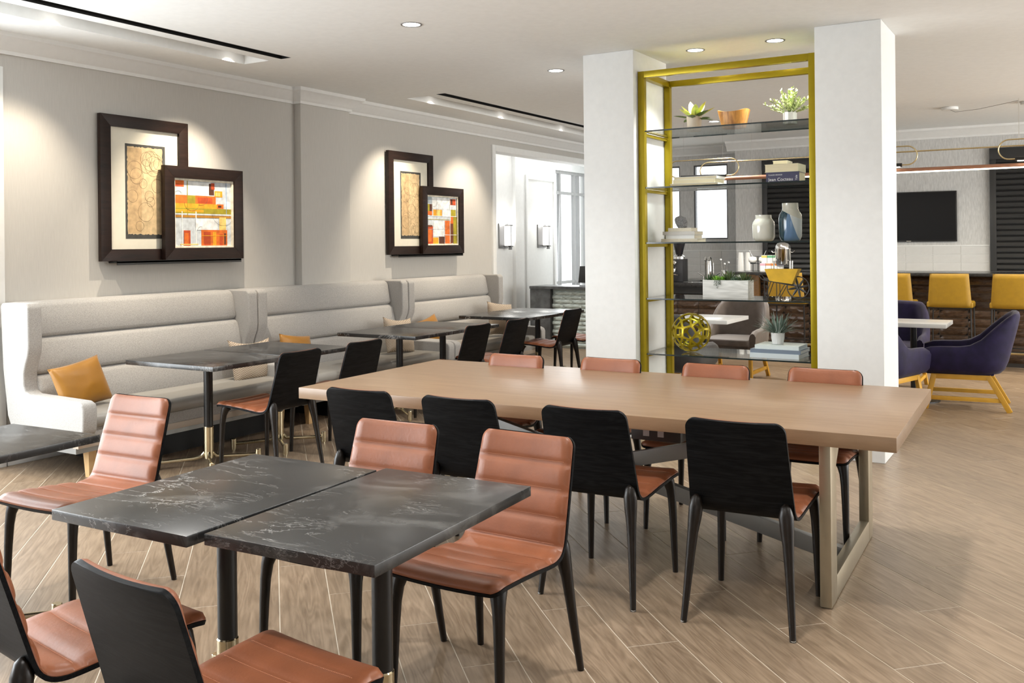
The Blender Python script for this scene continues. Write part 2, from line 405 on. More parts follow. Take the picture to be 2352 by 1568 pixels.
for r in range(-60, 75):
    vc = 2.125 + (r + .5) * PW
    for k in range(-16, 17):
        uc = -2.917 + r * PL / 3 + (k + .5) * PL
        p = UA * uc + VA * vc
        if not (-10.5 < p.x < 5 and -4.5 < p.y < 17): continue
        d = p.dot(fwd); sgn = 1e9
        if d > .8:
            px = 1176 + 2170 * p.dot(rgt0) / d; py = 561 + 2170 * 1.52 / d
            m_ = 2170 * .9 / d
            if -m_ < px < 2352 + m_ and py < 1568 + m_ * .6: sgn = d
        cand.append((sgn, p))
cand.sort(key=lambda q: q[0])
ang = math.atan2(UA.y, UA.x)
rest = MB(); rnds = []
for i, (sgn, p) in enumerate(cand):
    if i < 300 and sgn < 1e8:
        o = raw('plank', plank_me, floor, p, (0, 0, ang))
    else:
        n0 = len(rest.f)
        pl = plank_mb(0); rest.add([p + UA * a + VA * b + Vector((0, 0, c)) for a, b, c in pl.v], pl.f)
        rnds += [R.random()] * (len(rest.f) - n0)
rm = rest.mesh('plank_field', plank_m, smooth=0, recalc=False)
at = rm.attributes.new('rnd', 'FLOAT', 'FACE'); at.data.foreach_set('value', rnds)
ro = raw('plank_field', rm, floor); ro['kind'] = 'stuff'

# ceiling, with the two recessed troughs beside the air slots
TX0, TX1 = -5.88, -5.60; SX0, SX1 = -5.475, -5.365
T1Y = (-1.0, 5.59); T2Y = (7.8, 13.6)
cb = MB()
def ceil_strip(x0, x1, ycuts):
    y = -4.6
    for a, b in ycuts:
        cb.box(x0, x1, y, a, ZC, ZC + .3); y = b
    cb.box(x0, x1, y, 17.5, ZC, ZC + .3)
ceil_strip(-11, TX0, []); ceil_strip(TX0, TX1, [T1Y, T2Y]); ceil_strip(TX1, SX0, [])
ceil_strip(SX0, SX1, [(-1.0, 5.60), (7.75, 13.6)]); ceil_strip(SX1, 5.5, [])
for a, b in (T1Y, T2Y): cb.box(TX0, TX1, a, b, ZC + .11, ZC + .3)
ceiling = struct('ceiling', cb, ceil_m)
# air slots: black-lined linear diffusers
def air_slot(y0, y1, lab):
    t = thing('air_diffuser', lab, 'air diffuser', (SX0, y0, ZC), 0, 'linear air diffusers')
    wd = SX1 - SX0; ln = y1 - y0
    obj('housing', MB().box(0, wd, 0, ln, .07, .12).box(0, .004, 0, ln, .0, .07).box(wd - .004, wd, 0, ln, 0, .07).box(0, wd, 0, .004, 0, .07).box(0, wd, ln - .004, ln, 0, .07), black_metal_m, t)
    obj('blade', MB().box(wd * .47, wd * .53, 0.02, ln - .02, .015, .06), black_metal_m, t)
    k = 0
    while k * 1.18 + .3 < ln:
        obj('damper', MB().obox((wd * .27, k * 1.18 + .55, .03), (.014, 0, .006), (0, .5, 0), (0, 0, .002)), black_metal_m, t); k += 1
air_slot(-1.0, 5.60, 'long black air slot in the ceiling nearest the camera at left')
air_slot(7.75, 13.6, 'black air slot in the ceiling towards the white lobby opening')

# left wall: window opening, pilaster, lobby opening
WT = .16
wl = MB()
def wallbox(y0, y1, z0, z1): wl.box(XW - WT, XW, y0, y1, z0, z1)
wallbox(-4.6, -2.6, 0, ZC); wallbox(-2.6, 3.80, 2.72, ZC); wallbox(3.80, 10.38, 0, ZC); wallbox(10.38, 14.4, 2.76, ZC)
wall_left = struct('wall_left', wl, wall_m)
struct('wall_left_pilaster', MB().box(XW, XW + .085, 6.76, 7.47, 0, 2.90), wall_m, bevel=.004)
# window trim of the opening left of the first booth
tb = MB().box(XW - .02, XW + .02, 3.73, 3.87, 0, 2.80).box(XW - .02, XW + .02, -2.7, 3.729, 2.70, 2.80)
struct('trim_1', tb, crown_m, bevel=.004)
win = MB()
for k in range(5):
    y = -2.55 + k * 1.55
    win.box(XW - .10, XW - .05, y, y + .06, 0, 2.72)
win.box(XW - .097, XW - .053, -2.6, 3.8, 0, .08).box(XW - .097, XW - .053, -2.6, 3.8, 2.64, 2.72)
struct('window_1', win, white_m)
obj('pane', MB().box(XW - .078, XW - .072, -2.55, 3.75, .08, 2.64), pane_m, bpy.data.objects['window_1'])
struct('trim_2', MB().box(XW - .18, XW + .025, 10.34, 10.42, 0, 2.81).box(XW - .18, XW + .025, 10.421, 14.4, 2.73, 2.81), white_m, bevel=.004)
# crown moulding following the wall and the pilaster
prof = [(0, 2.89), (.018, 2.89), (.022, 2.915), (.05, 2.935), (.085, 2.985), (.115, 3.0), (.12, 3.03), (0, 3.03)]
cr = MB(); pv = []; K_ = len(prof)
for i in range(6):
    for a_, z_ in prof: pv.append([(XW + a_, -4.6, z_), (XW + a_, 6.76 - a_, z_), (XW + .085 + a_, 6.76 - a_, z_), (XW + .085 + a_, 7.47 + a_, z_), (XW + a_, 7.47 + a_, z_), (XW + a_, 14.2, z_)][i])
cr.add(pv, [(i * K_ + j, i * K_ + (j + 1) % K_, (i + 1) * K_ + (j + 1) % K_, (i + 1) * K_ + j) for i in range(5) for j in range(K_)])
struct('trim_3', cr, crown_m)
struct('baseboard_left', MB().box(XW, XW + .015, 3.88, 10.34, 0, .12), white_m, bevel=.003)
# lobby beyond the opening
XL = -7.45
lb = MB().box(XL - .15, XL, 10.0, 13.98, 0, ZC).box(XL - .15, XL, 13.98, 15.2, 2.76, ZC).box(XL - .15, XL, 13.98, 15.2, 0, .45)
struct('wall_lobby_side', lb, white_m)
struct('wall_lobby_return', MB().box(XL, XW - WT, 9.9, 10.05, 0, ZC), white_m)
struct('wall_lobby_pier', MB().box(XL, XL + .06, 12.55, 12.80, 0, ZC), white_m, bevel=.004)
struct('wall_lobby_end', MB().box(XL - .15, -6.45, 15.2, 15.35, 0, ZC), white_m)
dw = MB()
for y in (13.98, 14.16, 14.70, 14.86, 15.15): dw.box(XL - .08, XL - .02, y, y + .05, .45, 2.76)
for z in (.451, .84, 2.36, 2.709): dw.box(XL - .077, XL - .023, 13.981, 15.199, z, z + .05)
d1 = struct('window_4', dw, plain('grey_aluminium', (.40, .40, .40), .4, .3))
obj('pane', MB().box(XL - .053, XL - .047, 14.0, 15.18, .48, 2.73), pane_m, d1)
struct('trim_4', MB().box(XL, XL + .025, 12.95, 13.02, 0, 2.62).box(XL, XL + .025, 13.021, 13.879, 2.55, 2.62).box(XL, XL + .025, 13.88, 13.95, 0, 2.62), white_m, bevel=.004)

# two square pillars that hold the shelf between them
PY0, PY1 = 6.82, 7.42
struct('wall_pillar_left', MB().box(-3.375, -2.94, PY0, 7.52, 0, ZC), white_m, bevel=.006)
struct('wall_pillar_right', MB().box(-1.56, -1.115, PY0, PY1, 0, ZC), white_m, bevel=.006)

# far wall with the recess on the left that holds the windows
fw_ = MB().box(-4.37, 5.5, YF, YF + .5, 0, ZC)
wall_far = struct('wall_far', fw_, grey_wall_m)
YR = 14.35
fr = MB().box(-4.62, -4.37, YR, YR + .15, 0, ZC).box(-5.17, -4.62, YR, YR + .15, 2.74, ZC).box(-5.17, -4.62, YR, YR + .15, 0, 1.57)
fr.box(-5.40, -5.17, YR, YR + .15, 0, ZC).box(-6.1, -5.40, YR, YR + .15, 2.74, ZC).box(-6.1, -5.40, YR, YR + .15, 0, 1.57).box(-6.45, -6.1, YR, YR + .15, 0, ZC)
struct('wall_far_recess', fr, grey_wall_m)
struct('wall_recess_side', MB().box(-6.6, -6.45, 13.6, 15.2, 0, ZC), white_m)
winf_m = plain('dark_window_frame', (.10, .10, .105), .4)
for i, (x0, x1) in enumerate(((-5.17, -4.62), (-6.1, -5.40))):
    wf = MB().box(x0, x0 + .022, YR + .02, YR + .1, 1.57, 2.74).box(x1 - .022, x1, YR + .02, YR + .1, 1.57, 2.74).box(x0 + .0225, x1 - .0225, YR + .02, YR + .1, 2.718, 2.74).box(x0 + .0225, x1 - .0225, YR + .02, YR + .1, 1.57, 1.592)
    wo = struct('window_%d' % (i + 2), wf, winf_m)
    obj('pane', MB().box(x0 + .03, x1 - .03, YR + .055, YR + .06, 1.60, 2.71), pane_m, wo)
profy = [(YF - a, z) for a, z in prof]
cf = MB().prism(profy, 'x', -4.49, 5.5)
cf2 = MB().prism([(YR - a, z) for a, z in prof], 'x', -6.45, -4.37); cf.add(cf2.v, cf2.f)
struct('trim_5', cf, crown_m)
struct('wall_back', MB().box(-6.6, 5.35, -4.75, -4.6, 0, ZC), wall_m)
struct('wall_right', MB().box(5.2, 5.35, -4.6, 3.8, 0, ZC).box(5.2, 5.35, 13.2, 14.4, 0, ZC).box(5.2, 5.35, 3.8, 13.2, 2.9, ZC), wall_m)

# ------------------------------------------------------------------ dining chair (faces +y, origin on the floor)
def arc_profile():
    pts = [(.285, .440), (.272, .449), (.24, .453), (.15, .448), (.05, .440), (-.06, .432), (-.12, .430), (-.150, .434), (-.172, .446), (-.187, .466), (-.196, .492)]
    for i in range(1, 13):
        t = i / 12; pts.append((-.196 - .104 * t, .492 + .333 * t))
    return [Vector((0, a, b)) for a, b in pts]
def resample(pts, n):
    d = [0]
    for a, b in zip(pts, pts[1:]): d.append(d[-1] + (b - a).length)
    out = []
    for i in range(n + 1):
        s = d[-1] * i / n; k = 0
        while k < len(d) - 2 and d[k + 1] < s: k += 1
        t = (s - d[k]) / (d[k + 1] - d[k]); out.append(pts[k].lerp(pts[k + 1], t))
    return out, d[-1]
NP = 72
CP, CLEN = resample(arc_profile(), NP)
# smooth twice to round the bend
for _ in range(3): CP = [CP[0]] + [(CP[i - 1] + CP[i] * 2 + CP[i + 1]) / 4 for i in range(1, NP)] + [CP[-1]]
def c_at(t):
    x = min(max(t * NP, 0), NP); i = min(int(x), NP - 1); return CP[i].lerp(CP[i + 1], x - i)
def c_nrm(t):
    e = 1.0 / NP; d = (c_at(min(t + e, 1)) - c_at(max(t - e, 0))).normalized(); return Vector((0, d.z, -d.y))  # points to the sitter
def halfw(t):
    # front of the seat wide, waist at the bend, slightly narrower top
    if t < .5: w0 = .232 + (.212 - .232) * (t / .5)
    else: w0 = .212 + (.196 - .212) * ((t - .5) / .5)
    s = t * CLEN; rr = .040
    for q in (s, CLEN - s):
        if q < rr: w0 -= rr - math.sqrt(max(rr * rr - (rr - q) ** 2, 0))
    return w0
def tparam(i, n):
    # denser near both ends for the round corners
    a = i / n; return .5 - .5 * math.cos(PI * a) * (.55 + .45 * abs(math.cos(PI * a)))
def sheet(mb, off, n=60, m=12, inset=0, bulge=None):
    rows = []
    for i in range(n + 1):
        t = min(max(tparam(i, n), 0), 1)
        tt = inset / CLEN + t * (1 - 2 * inset / CLEN)
        p = c_at(tt); nn = c_nrm(tt); hw = max(halfw(tt) - inset, .002)
        row = []
        back = max(0, (tt - .55) / .45)
        for j in range(m + 1):
            u = -1 + 2 * j / m; u = math.sin(u * PI / 2) * .35 + u * .65
            o_ = off if bulge is None else off + bulge(tt, u)
            q = p + nn * o_ + Vector((u * hw, 0, 0))
            q += nn * (u * u) * .012 * back - nn * .005 * back      # gently dished back
            q += Vector((0, 0, 1)) * (u * u) * .006 * min(1, max(0, (.46 - tt) / .16))
            row.append(q)
        rows.append(row)
    return rows
def skin(mb, A, B, mi=0):
    n = len(A) - 1; m = len(A[0]) - 1; vs = [q for r in A for q in r] + [q for r in B for q in r]; K = (n + 1) * (m + 1); W_ = m + 1; fs = []
    for i in range(n):
        for j in range(m):
            a = i * W_ + j; fs.append((a, a + 1, a + W_ + 1, a + W_)); fs.append((K + a, K + a + W_, K + a + W_ + 1, K + a + 1))
    ring = [(0, j) for j in range(m + 1)] + [(i, m) for i in range(1, n + 1)] + [(n, j) for j in range(m - 1, -1, -1)] + [(i, 0) for i in range(n - 1, 0, -1)]
    for (i, j), (k, l) in zip(ring, ring[1:] + ring[:1]):
        a = i * W_ + j; b = k * W_ + l; fs.append((a, K + a, K + b, b))
    return mb.add(vs, fs, mi)
SEAMS = [.10, .205, .31, .43, .555, .665, .775, .885]
def bulge(t, u):
    e = min(1, (1 - abs(u)) / .16); e = math.sqrt(max(0, 1 - (1 - e) ** 2))
    f = min(1, t * CLEN / .03, (1 - t) * CLEN / .03); f = math.sqrt(max(0, 1 - (1 - f) ** 2))
    h = .016
    dn = min(abs(t - q) for q in SEAMS) * CLEN
    dip = (math.exp(-(dn / .010) ** 2) * .0062 + math.exp(-(dn / .028) ** 2) * .0035) * (.55 if t < .40 else 1.1)
    return (h - dip) * min(e, f)
def make_chair():
    t = thing('dining_chair', 'chair', 'chair')
    sh = MB(); skin(sh, sheet(sh, -.012), sheet(sh, .0))
    obj('shell', sh, ash_m, t, smooth=50)
    cu = MB(); skin(cu, sheet(cu, .0005, 120, 14, .004), sheet(cu, .004, 120, 14, .004, bulge))
    cush = obj('cushion', cu, leather_m, t, smooth=60)
    st = MB()
    for q in SEAMS[:]:
        p = c_at(q + .0075); nn = c_nrm(q + .0075); hw = halfw(q) - .022; tdir = Vector((0, nn.z, -nn.y)); k = -hw; back = max(0, (q - .55) / .45)
        while k < hw:
            u = k / hw; o_ = .0045 + bulge(q + .0075, u)
            c = p + nn * (o_ + u * u * .012 * back - .005 * back) + Vector((k, 0, 0))
            c += Vector((0, 0, u * u * .006 * min(1, max(0, (.46 - q) / .16))))
            st.obox(c, (.0016, 0, 0), tdir * .0007, nn * .0006); k += .0058
    obj('stitching', st, stitch_m, cush, smooth=0)['kind'] = 'stuff'
    for sx in (-1, 1):
        # front leg: rises straight, flares inwards under the seat
        path = [(sx * .213, .245, .0), (sx * .210, .241, .12), (sx * .207, .237, .25), (sx * .204, .233, .335), (sx * .200, .228, .385), (sx * .194, .220, .418), (sx * .186, .210, .437)]
        lg = obj('leg', MB().tube(path, [.0125, .0150, .0175, .0195, .0220, .0270, .0320], 14), legwood_m, t, smooth=60)
        obj('glide', MB().lathe([(.010, -.006), (.012, -.005), (.012, .001)], 12, (sx * .213, .245, .006)), glide_m, lg)
        # rear leg: raked back and out, horn-shaped top hugging the bend of the shell
        path = [(sx * .215, -.285, .0), (sx * .206, -.266, .12), (sx * .197, -.247, .25), (sx * .190, -.234, .345), (sx * .184, -.224, .405), (sx * .180, -.217, .452), (sx * .178, -.214, .488), (sx * .178, -.213, .502)]
        lg = obj('leg', MB().tube(path, [.0125, .0150, .0180, .0215, .0270, .0290, .0200, .0060], 14), legwood_m, t, smooth=60)
        obj('glide', MB().lathe([(.010, -.006), (.012, -.005), (.012, .001)], 12, (sx * .215, -.285, .006)), glide_m, lg)
    return t
chair0 = make_chair(); used = []
def place(x, y, rz, label, group):
    if used: return dup(chair0, (x, y, 0), rz, label, group)
    used.append(1); chair0.location = (x, y, 0); chair0.rotation_euler = (0, 0, rz); return tag(chair0, label, None, group)
G1 = 'chairs at the black marble tables in front'; G2 = 'chairs along the long wooden table'; G3 = 'chairs facing the booth'
# near pair of marble tables
place(-1.745, 2.735, PI - .02, 'tan leather chair in full view at the right corner of the front marble tables', G1)
place(-2.30, 2.69, PI + .03, 'tan chair whose back rises behind the front marble tables, beside their seam', G1)
place(-3.76, 2.63, PI + .05, 'tan chair at far left drawn up to the marble table cut by the frame', G1)
place(-1.725, 1.595, -.10, 'black-backed chair nearest the camera with its tan seat under the front table', G1)
place(-2.41, 1.64, -.16, 'black-backed chair cut off by the left edge of the picture', G1)
# long wooden table, near side (backs to the camera) and far side
for i, (x, y, a, l) in enumerate([(-1.155, 3.895, .04, 'black-backed chair at the near side of the wooden table, beside its steel leg'),
                                  (-1.80, 3.88, .03, 'black-backed chair second from the steel leg along the wooden table'),
                                  (-2.425, 3.86, .02, 'black-backed chair third from the steel leg along the wooden table'),
                                  (-2.995, 3.845, .02, 'black-backed chair at the left end of the wooden table near side')]):
    place(x, y, a, l, G2)
for i, (x, y, a, l) in enumerate([(-1.17, 5.00, PI, 'tan chair at the far side of the wooden table before the right white pillar'),
                                  (-1.76, 4.93, PI, 'tan chair at the far side of the wooden table before the glass shelves'),
                                  (-2.41, 4.92, PI, 'tan chair at the far side of the wooden table before the left white pillar'),
                                  (-3.03, 4.85, PI, 'tan chair at the far left corner of the wooden table, only its top rim showing')]):
    place(x, y, a, l, G2)
for i, (x, y, a, l) in enumerate([(-4.735, 4.70, PI / 2, 'dark-backed chair in side view at the nearest booth table'),
                                  (-4.765, 5.40, PI / 2, 'dark-backed chair behind the left end of the wooden table, at the nearest booth table'),
                                  (-4.76, 6.93, PI / 2, 'dark-backed chair at the middle booth table, nearer one'),
                                  (-4.75, 7.60, PI / 2, 'dark-backed chair at the middle booth table, farther one'),
                                  (-4.88, 8.98, PI / 2, 'brown-backed chair in side view left of the white pillar'),
                                  (-4.86, 9.72, PI / 2, 'farthest chair, mostly hidden by the left white pillar')]):
    place(x, y, a, l, G3)

# ------------------------------------------------------------------ marble tables on cross bases
def make_table(w_, d_, name='marble_table'):
    t = thing(name, 'table', 'table')
    obj('table_top', MB().box(-w_ / 2, w_ / 2, -d_ / 2, d_ / 2, .719, .75), marble_m, t, bevel=.0025, segs=2)
    obj('top_plate', MB().box(-.16, .16, -.16, .16, .711, .719), black_metal_m, t)
    obj('column', MB().lathe([(.031, .27), (.031, .712)], 24), black_metal_m, t)
    obj('column_sleeve', MB().lathe([(.034, .055), (.034, .272), (.031, .276)], 24), brass_m, t)
    for k in range(4):
        a = math.radians(52) + k * PI / 2; c, s = math.cos(a), math.sin(a)
        ar = obj('foot', MB().tube([(c * .02, s * .02, .10), (c * .05, s * .05, .068), (c * .10, s * .10, .060), (c * .335, s * .335, .052)], .0125, 10), brass_m, t)
        obj('foot_cap', MB().lathe([(.020, .012), (.020, .088), (.018, .090)], 14, (c * .335, s * .335, 0)).lathe([(.013, .0), (.013, .012)], 10, (c * .335, s * .335, 0)), brass_m, ar)
    return t
tb0 = make_table(.565, .83)
G4 = 'front marble tables'
tb0.location = (-2.335, 2.125, 0); tb0.rotation_euler = (0, 0, .028); tag(tb0, 'black marble table left of the seam in the front pair', 'table', G4)
dup(tb0, (-1.755, 2.185, 0), .045, 'black marble table right of the seam in the front pair, nearest the camera', G4)
dup(tb0, (-3.735, 2.06, 0), .05, 'black marble table cut by the left edge of the picture', G4)
tb1 = make_table(.86, .68); G5 = 'marble tables along the booth'
spots = [(-5.19, 4.57, 'near half of the veined black marble table nearest along the booth'), (-5.20, 5.26, 'far half of the black marble table nearest along the booth'),
         (-5.21, 6.77, 'near half of the middle black marble table along the booth'), (-5.22, 7.46, 'far half of the middle black marble table along the booth'),
         (-5.33, 8.88, 'near half of the shiny black table farthest along the booth'), (-5.35, 9.565, 'far half of the shiny black table farthest along the booth')]
for i, (x, y, l) in enumerate(spots):
    if i == 0: tb1.location = (x, y, 0); tag(tb1, l, None, G5)
    else: dup(tb1, (x, y, 0), 0, l, G5)

# ------------------------------------------------------------------ long wooden table
lt = thing('communal_table', 'long pale wooden table on brushed steel legs with crossed braces', 'table', (-2.145, 4.575, 0), .030)
obj('table_top', MB().box(-1.525, 1.525, -.69, .69, .690, .75), walnut_m, lt, bevel=.0025)
for sx in (-1, 1):
    fx = sx * 1.235
    fr_ = MB()
    pts = [(-.60, 0), (.51, 0), (.51, .685), (-.60, .685)]
    ins = [(-.47, .105), (.39, .105), (.39, .56), (.31, .635), (-.39, .635), (-.47, .555)]
    # frame as box members: two posts, sill, head and corner gussets
    h = .024
    fr_.box(fx - h, fx + h, -.60, -.475, 0, .688)
    fr_.box(fx - h, fx + h, .395, .52, 0, .688)
    obj('leg_post', MB().box(fx - h, fx + h, -.60, -.475, 0.004, .688), steel_m, lt, bevel=.005)
    obj('leg_post', MB().box(fx - h, fx + h, .395, .52, 0.004, .688), steel_m, lt, bevel=.005)
    obj('sill', MB().box(fx - h + .001, fx + h - .001, -.478, .398, .004, .105), steel_m, lt, bevel=.004)
    hd = MB().prism([(-.478, .687), (-.478, .57), (-.40, .645), (.32, .645), (.398, .57), (.398, .687)], 'x', fx - h + .001, fx + h - .001)
    obj('head_rail', hd, steel_m, lt)
bz = MB
b1 = MB().bar((1.215, -.045, .055), (-1.215, -.045, .650), .045, .075, (0, 0, 1)); obj('cross_brace', b1, grey_steel_m, lt, bevel=.003)
b2 = MB().bar((-1.215, .005, .055), (1.215, .005, .650), .045, .075, (0, 0, 1)); obj('cross_brace', b2, grey_steel_m, lt, bevel=.003)
obj('top_rail', MB().box(-1.21, 1.21, -.475, -.435, .655, .690), grey_steel_m, lt)
obj('top_rail', MB().box(-1.21, 1.21, .435, .475, .655, .690), grey_steel_m, lt)
pb = obj('power_box', MB().box(.36, .60, -.55, -.42, .615, .690), black_metal_m, lt, bevel=.004)
obj('socket', MB().box(.42, .45, -.552, -.549, .635, .665), grey_steel_m, pb)
obj('socket', MB().box(.49, .52, -.552, -.549, .635, .665), grey_steel_m, pb)

# ------------------------------------------------------------------ booth benches
def rprof(x0, x1, z0, z1, tilt=0, r=.03, n=5, bul=.0):
    # rounded rectangle in (x,z); front face (x1) may bulge; tilt moves the top back
    pts = []
    for cx, cz, a0 in ((x1 - r, z0 + r, -90), (x1 - r, z1 - r, 0), (x0 + .01, z1 - .01, 90), (x0 + .01, z0 + .01, 180)):
        rr = r if cx > (x0 + x1) / 2 else .01
        for k in range(n + 1):
            a = math.radians(a0 + 90 * k / n); pts.append((cx + rr * math.cos(a), cz + rr * math.sin(a)))
    out = []
    for x, z in pts:
        f = (z - z0) / (z1 - z0); bx = bul * (1 - (2 * f - 1) ** 2) if x > (x0 + x1) / 2 else 0
        out.append((x + bx - tilt * f, z))
    return out
def roll_mesh(name, prof, y0, y1, mat, parent, pinch=.02):
    # extrude along y with softly rounded ends
    n = len(prof); cx = sum(p[0] for p in prof) / n; cz = sum(p[1] for p in prof) / n
    ys = [(y0, .80), (y0 + .006, .90), (y0 + .018, .97), (y0 + .04, 1.0), (y1 - .04, 1.0), (y1 - .018, .97), (y1 - .006, .90), (y1, .80)]
    # extra rings let the cloth undulate a little
    mid = [(y0 + .04 + (y1 - y0 - .08) * k / 14, 1.0) for k in range(1, 14)]
    ys = ys[:4] + mid + ys[4:]
    mb = MB(); vs = []; fs = []
    for y, s in ys:
        wv = .003 * math.sin(y * 5.1) + .002 * math.sin(y * 11.7)
        for x, z in prof: vs.append((cx + (x - cx) * s + wv * (x > cx), y, cz + (z - cz) * (1 - (1 - s) * .5)))
    k = len(ys)
    for i in range(k - 1):
        for j in range(n): fs.append((i * n + j, i * n + (j + 1) % n, (i + 1) * n + (j + 1) % n, (i + 1) * n + j))
    fs += [tuple(reversed(range(n))), tuple((k - 1) * n + j for j in range(n))]
    mb.add(vs, fs); return obj(name, mb, mat, parent, smooth=60)
def bench(y0, y1, label, leg_l=True):
    X0 = -5.9; t = thing('booth_bench', label, 'bench', (X0, (y0 + y1) / 2, 0), 0, 'grey booth benches along the wall')
    hl = (y1 - y0) / 2 - .003; ep = .105
    def X(p): return [(a - X0, b) for a, b in p]
    panel = X([(-6.385, 1.13), (-6.36, 1.152), (-6.09, 1.152), (-6.065, 1.125), (-6.060, .86), (-6.070, .80), (-6.100, .735), (-6.118, .68), (-6.118, .60), (-6.10, .555), (-6.06, .538),
               (-5.53, .528), (-5.49, .512), (-5.475, .48), (-5.478, .35), (-5.50, .31), (-5.56, .290), (-6.19, .275), (-6.27, .30), (-6.31, .38), (-6.36, .70)])
    for s in (-1, 1):
        a, b = (s * hl, s * (hl - ep)); lo, hi = min(a, b), max(a, b)
        obj('end_panel', MB().prism(panel, 'y', lo, hi), tweed_m, t, bevel=.028, segs=4, smooth=60)
    yi = hl - ep + .012
    roll_mesh('back_cushion', rprof(-6.40 - X0, -6.215 - X0, .900, 1.150, .055, .035, 5, .034), -yi, yi, tweed_m, t)
    roll_mesh('back_cushion', rprof(-6.40 - X0, -6.145 - X0, .650, .902, .060, .035, 5, .034), -yi, yi, tweed_m, t)
    roll_mesh('back_cushion', rprof(-6.38 - X0, -6.070 - X0, .400, .652, .065, .035, 5, .034), -yi, yi, tweed_m, t)
    roll_mesh('seat_cushion', rprof(-6.25 - X0, -5.540 - X0, .338, .432, .0, .040, 5, .004), -yi, yi, vinyl_m, t)
    obj('front_rail', MB().box(-6.2 - X0, -5.565 - X0, -yi, yi, .262, .340), tweed_m, t, bevel=.006)
    obj('wood_strip', MB().box(-5.62 - X0, -5.560 - X0, -hl + .02, hl - .02, .218, .263), tan_strip_m, t, bevel=.002)
    obj('grey_strip', MB().box(-6.3 - X0, -5.585 - X0, -hl + .02, hl - .02, .182, .219), grey_steel_m, t)  # dark grey strip between the wood strip and the plinth
    obj('plinth', MB().box(-6.32 - X0, -5.76 - X0, -hl + .52, hl - .10, 0, .183), void_m, t)
    for s in (-1, 1):
        yy = s * (hl - .17)
        lg = MB().add([(-.0 + dx * q, yy + dy * q, z) for q, z in ((.020, 0), (.031, .184)) for dx, dy in ((-1, -1), (1, -1), (1, 1), (-1, 1))],
                      [(3, 2, 1, 0), (4, 5, 6, 7), (0, 1, 5, 4), (1, 2, 6, 5), (2, 3, 7, 6), (3, 0, 4, 7)])
        obj('leg', lg, beech_m, t, loc=(-5.655 - X0, 0, 0))
    return t
bench(3.80, 5.895, 'grey tweed booth bench nearest the camera with a sunlit end panel')
bench(5.90, 8.045, 'grey tweed booth bench in the middle of the row')
bench(8.05, 9.985, 'grey tweed booth bench farthest away, ending at the white opening')

# ------------------------------------------------------------------ pillows
def pillow(label, loc, w_, h_, rz, tilt, mat, th=.075, group='throw pillows on the booth', roll=0, sag=0):
    mb = MB(); n = 18
    def f(s):
        def g(u, v):
            a = u * 2 - 1; b = v * 2 - 1
            e = max(0, (1 - abs(a) ** 2.6)) * max(0, (1 - abs(b) ** 2.6))
            pin = 1 - .075 * (1 - abs(b) ** 2) * abs(a) ** 4; pin2 = 1 - .075 * (1 - abs(a) ** 2) * abs(b) ** 4
            z = b * h_ / 2 * pin2; x = a * w_ / 2 * pin
            wr = .006 * noise.noise(Vector((a * 2.2 + loc[1], b * 2.2, s)))
            if sag: z -= sag * max(0, b) * (1 - a * a)
            return Vector((x, s * (th * e ** .55 + wr * e), z))
        return g
    mb.grid(f(1), n, n); mb.grid(f(-1), n, n)
    me = mb.mesh('throw_pillow', mat, smooth=70)
    bm = bmesh.new(); bm.from_mesh(me); bmesh.ops.remove_doubles(bm, verts=bm.verts, dist=.0008); bmesh.ops.recalc_face_normals(bm, faces=bm.faces); bm.to_mesh(me); bm.free()
    o = raw('throw_pillow', me, None, loc); o.rotation_euler = Matrix.Rotation(rz, 4, 'Z').__matmul__(Matrix.Rotation(tilt, 4, 'X')).__matmul__(Matrix.Rotation(roll, 4, 'Y')).to_euler()
    return tag(o, label, 'pillow', group)
pillow('mustard satin pillow at the near end of the first booth', (-5.90, 4.085, .585), .40, .33, PI / 2, -.34, mustard_m, .07, roll=-.16)
pillow('cream herringbone pillow behind the nearest booth table', (-5.93, 5.69, .575), .46, .36, PI / 2, -.26, herring_m, .07, roll=.04, sag=.03)
pillow('mustard pillow peeking over the nearest booth table', (-5.95, 6.24, .575), .38, .33, PI / 2, -.26, mustard_m, .065, roll=.14)
pillow('cream herringbone pillow between the middle and far booths', (-5.90, 7.66, .61), .40, .37, PI / 2 - .1, -.26, herring_m, .07, roll=.10, sag=.02)
pillow('mustard pillow barely showing behind the middle booth table', (-5.95, 8.28, .585), .36, .33, PI / 2, -.26, mustard_m, .06, roll=-.2)
pillow('cream herringbone pillow at the far end of the last booth', (-5.88, 9.62, .63), .44, .40, PI / 2 - .15, -.26, herring_m, .07, roll=.14)

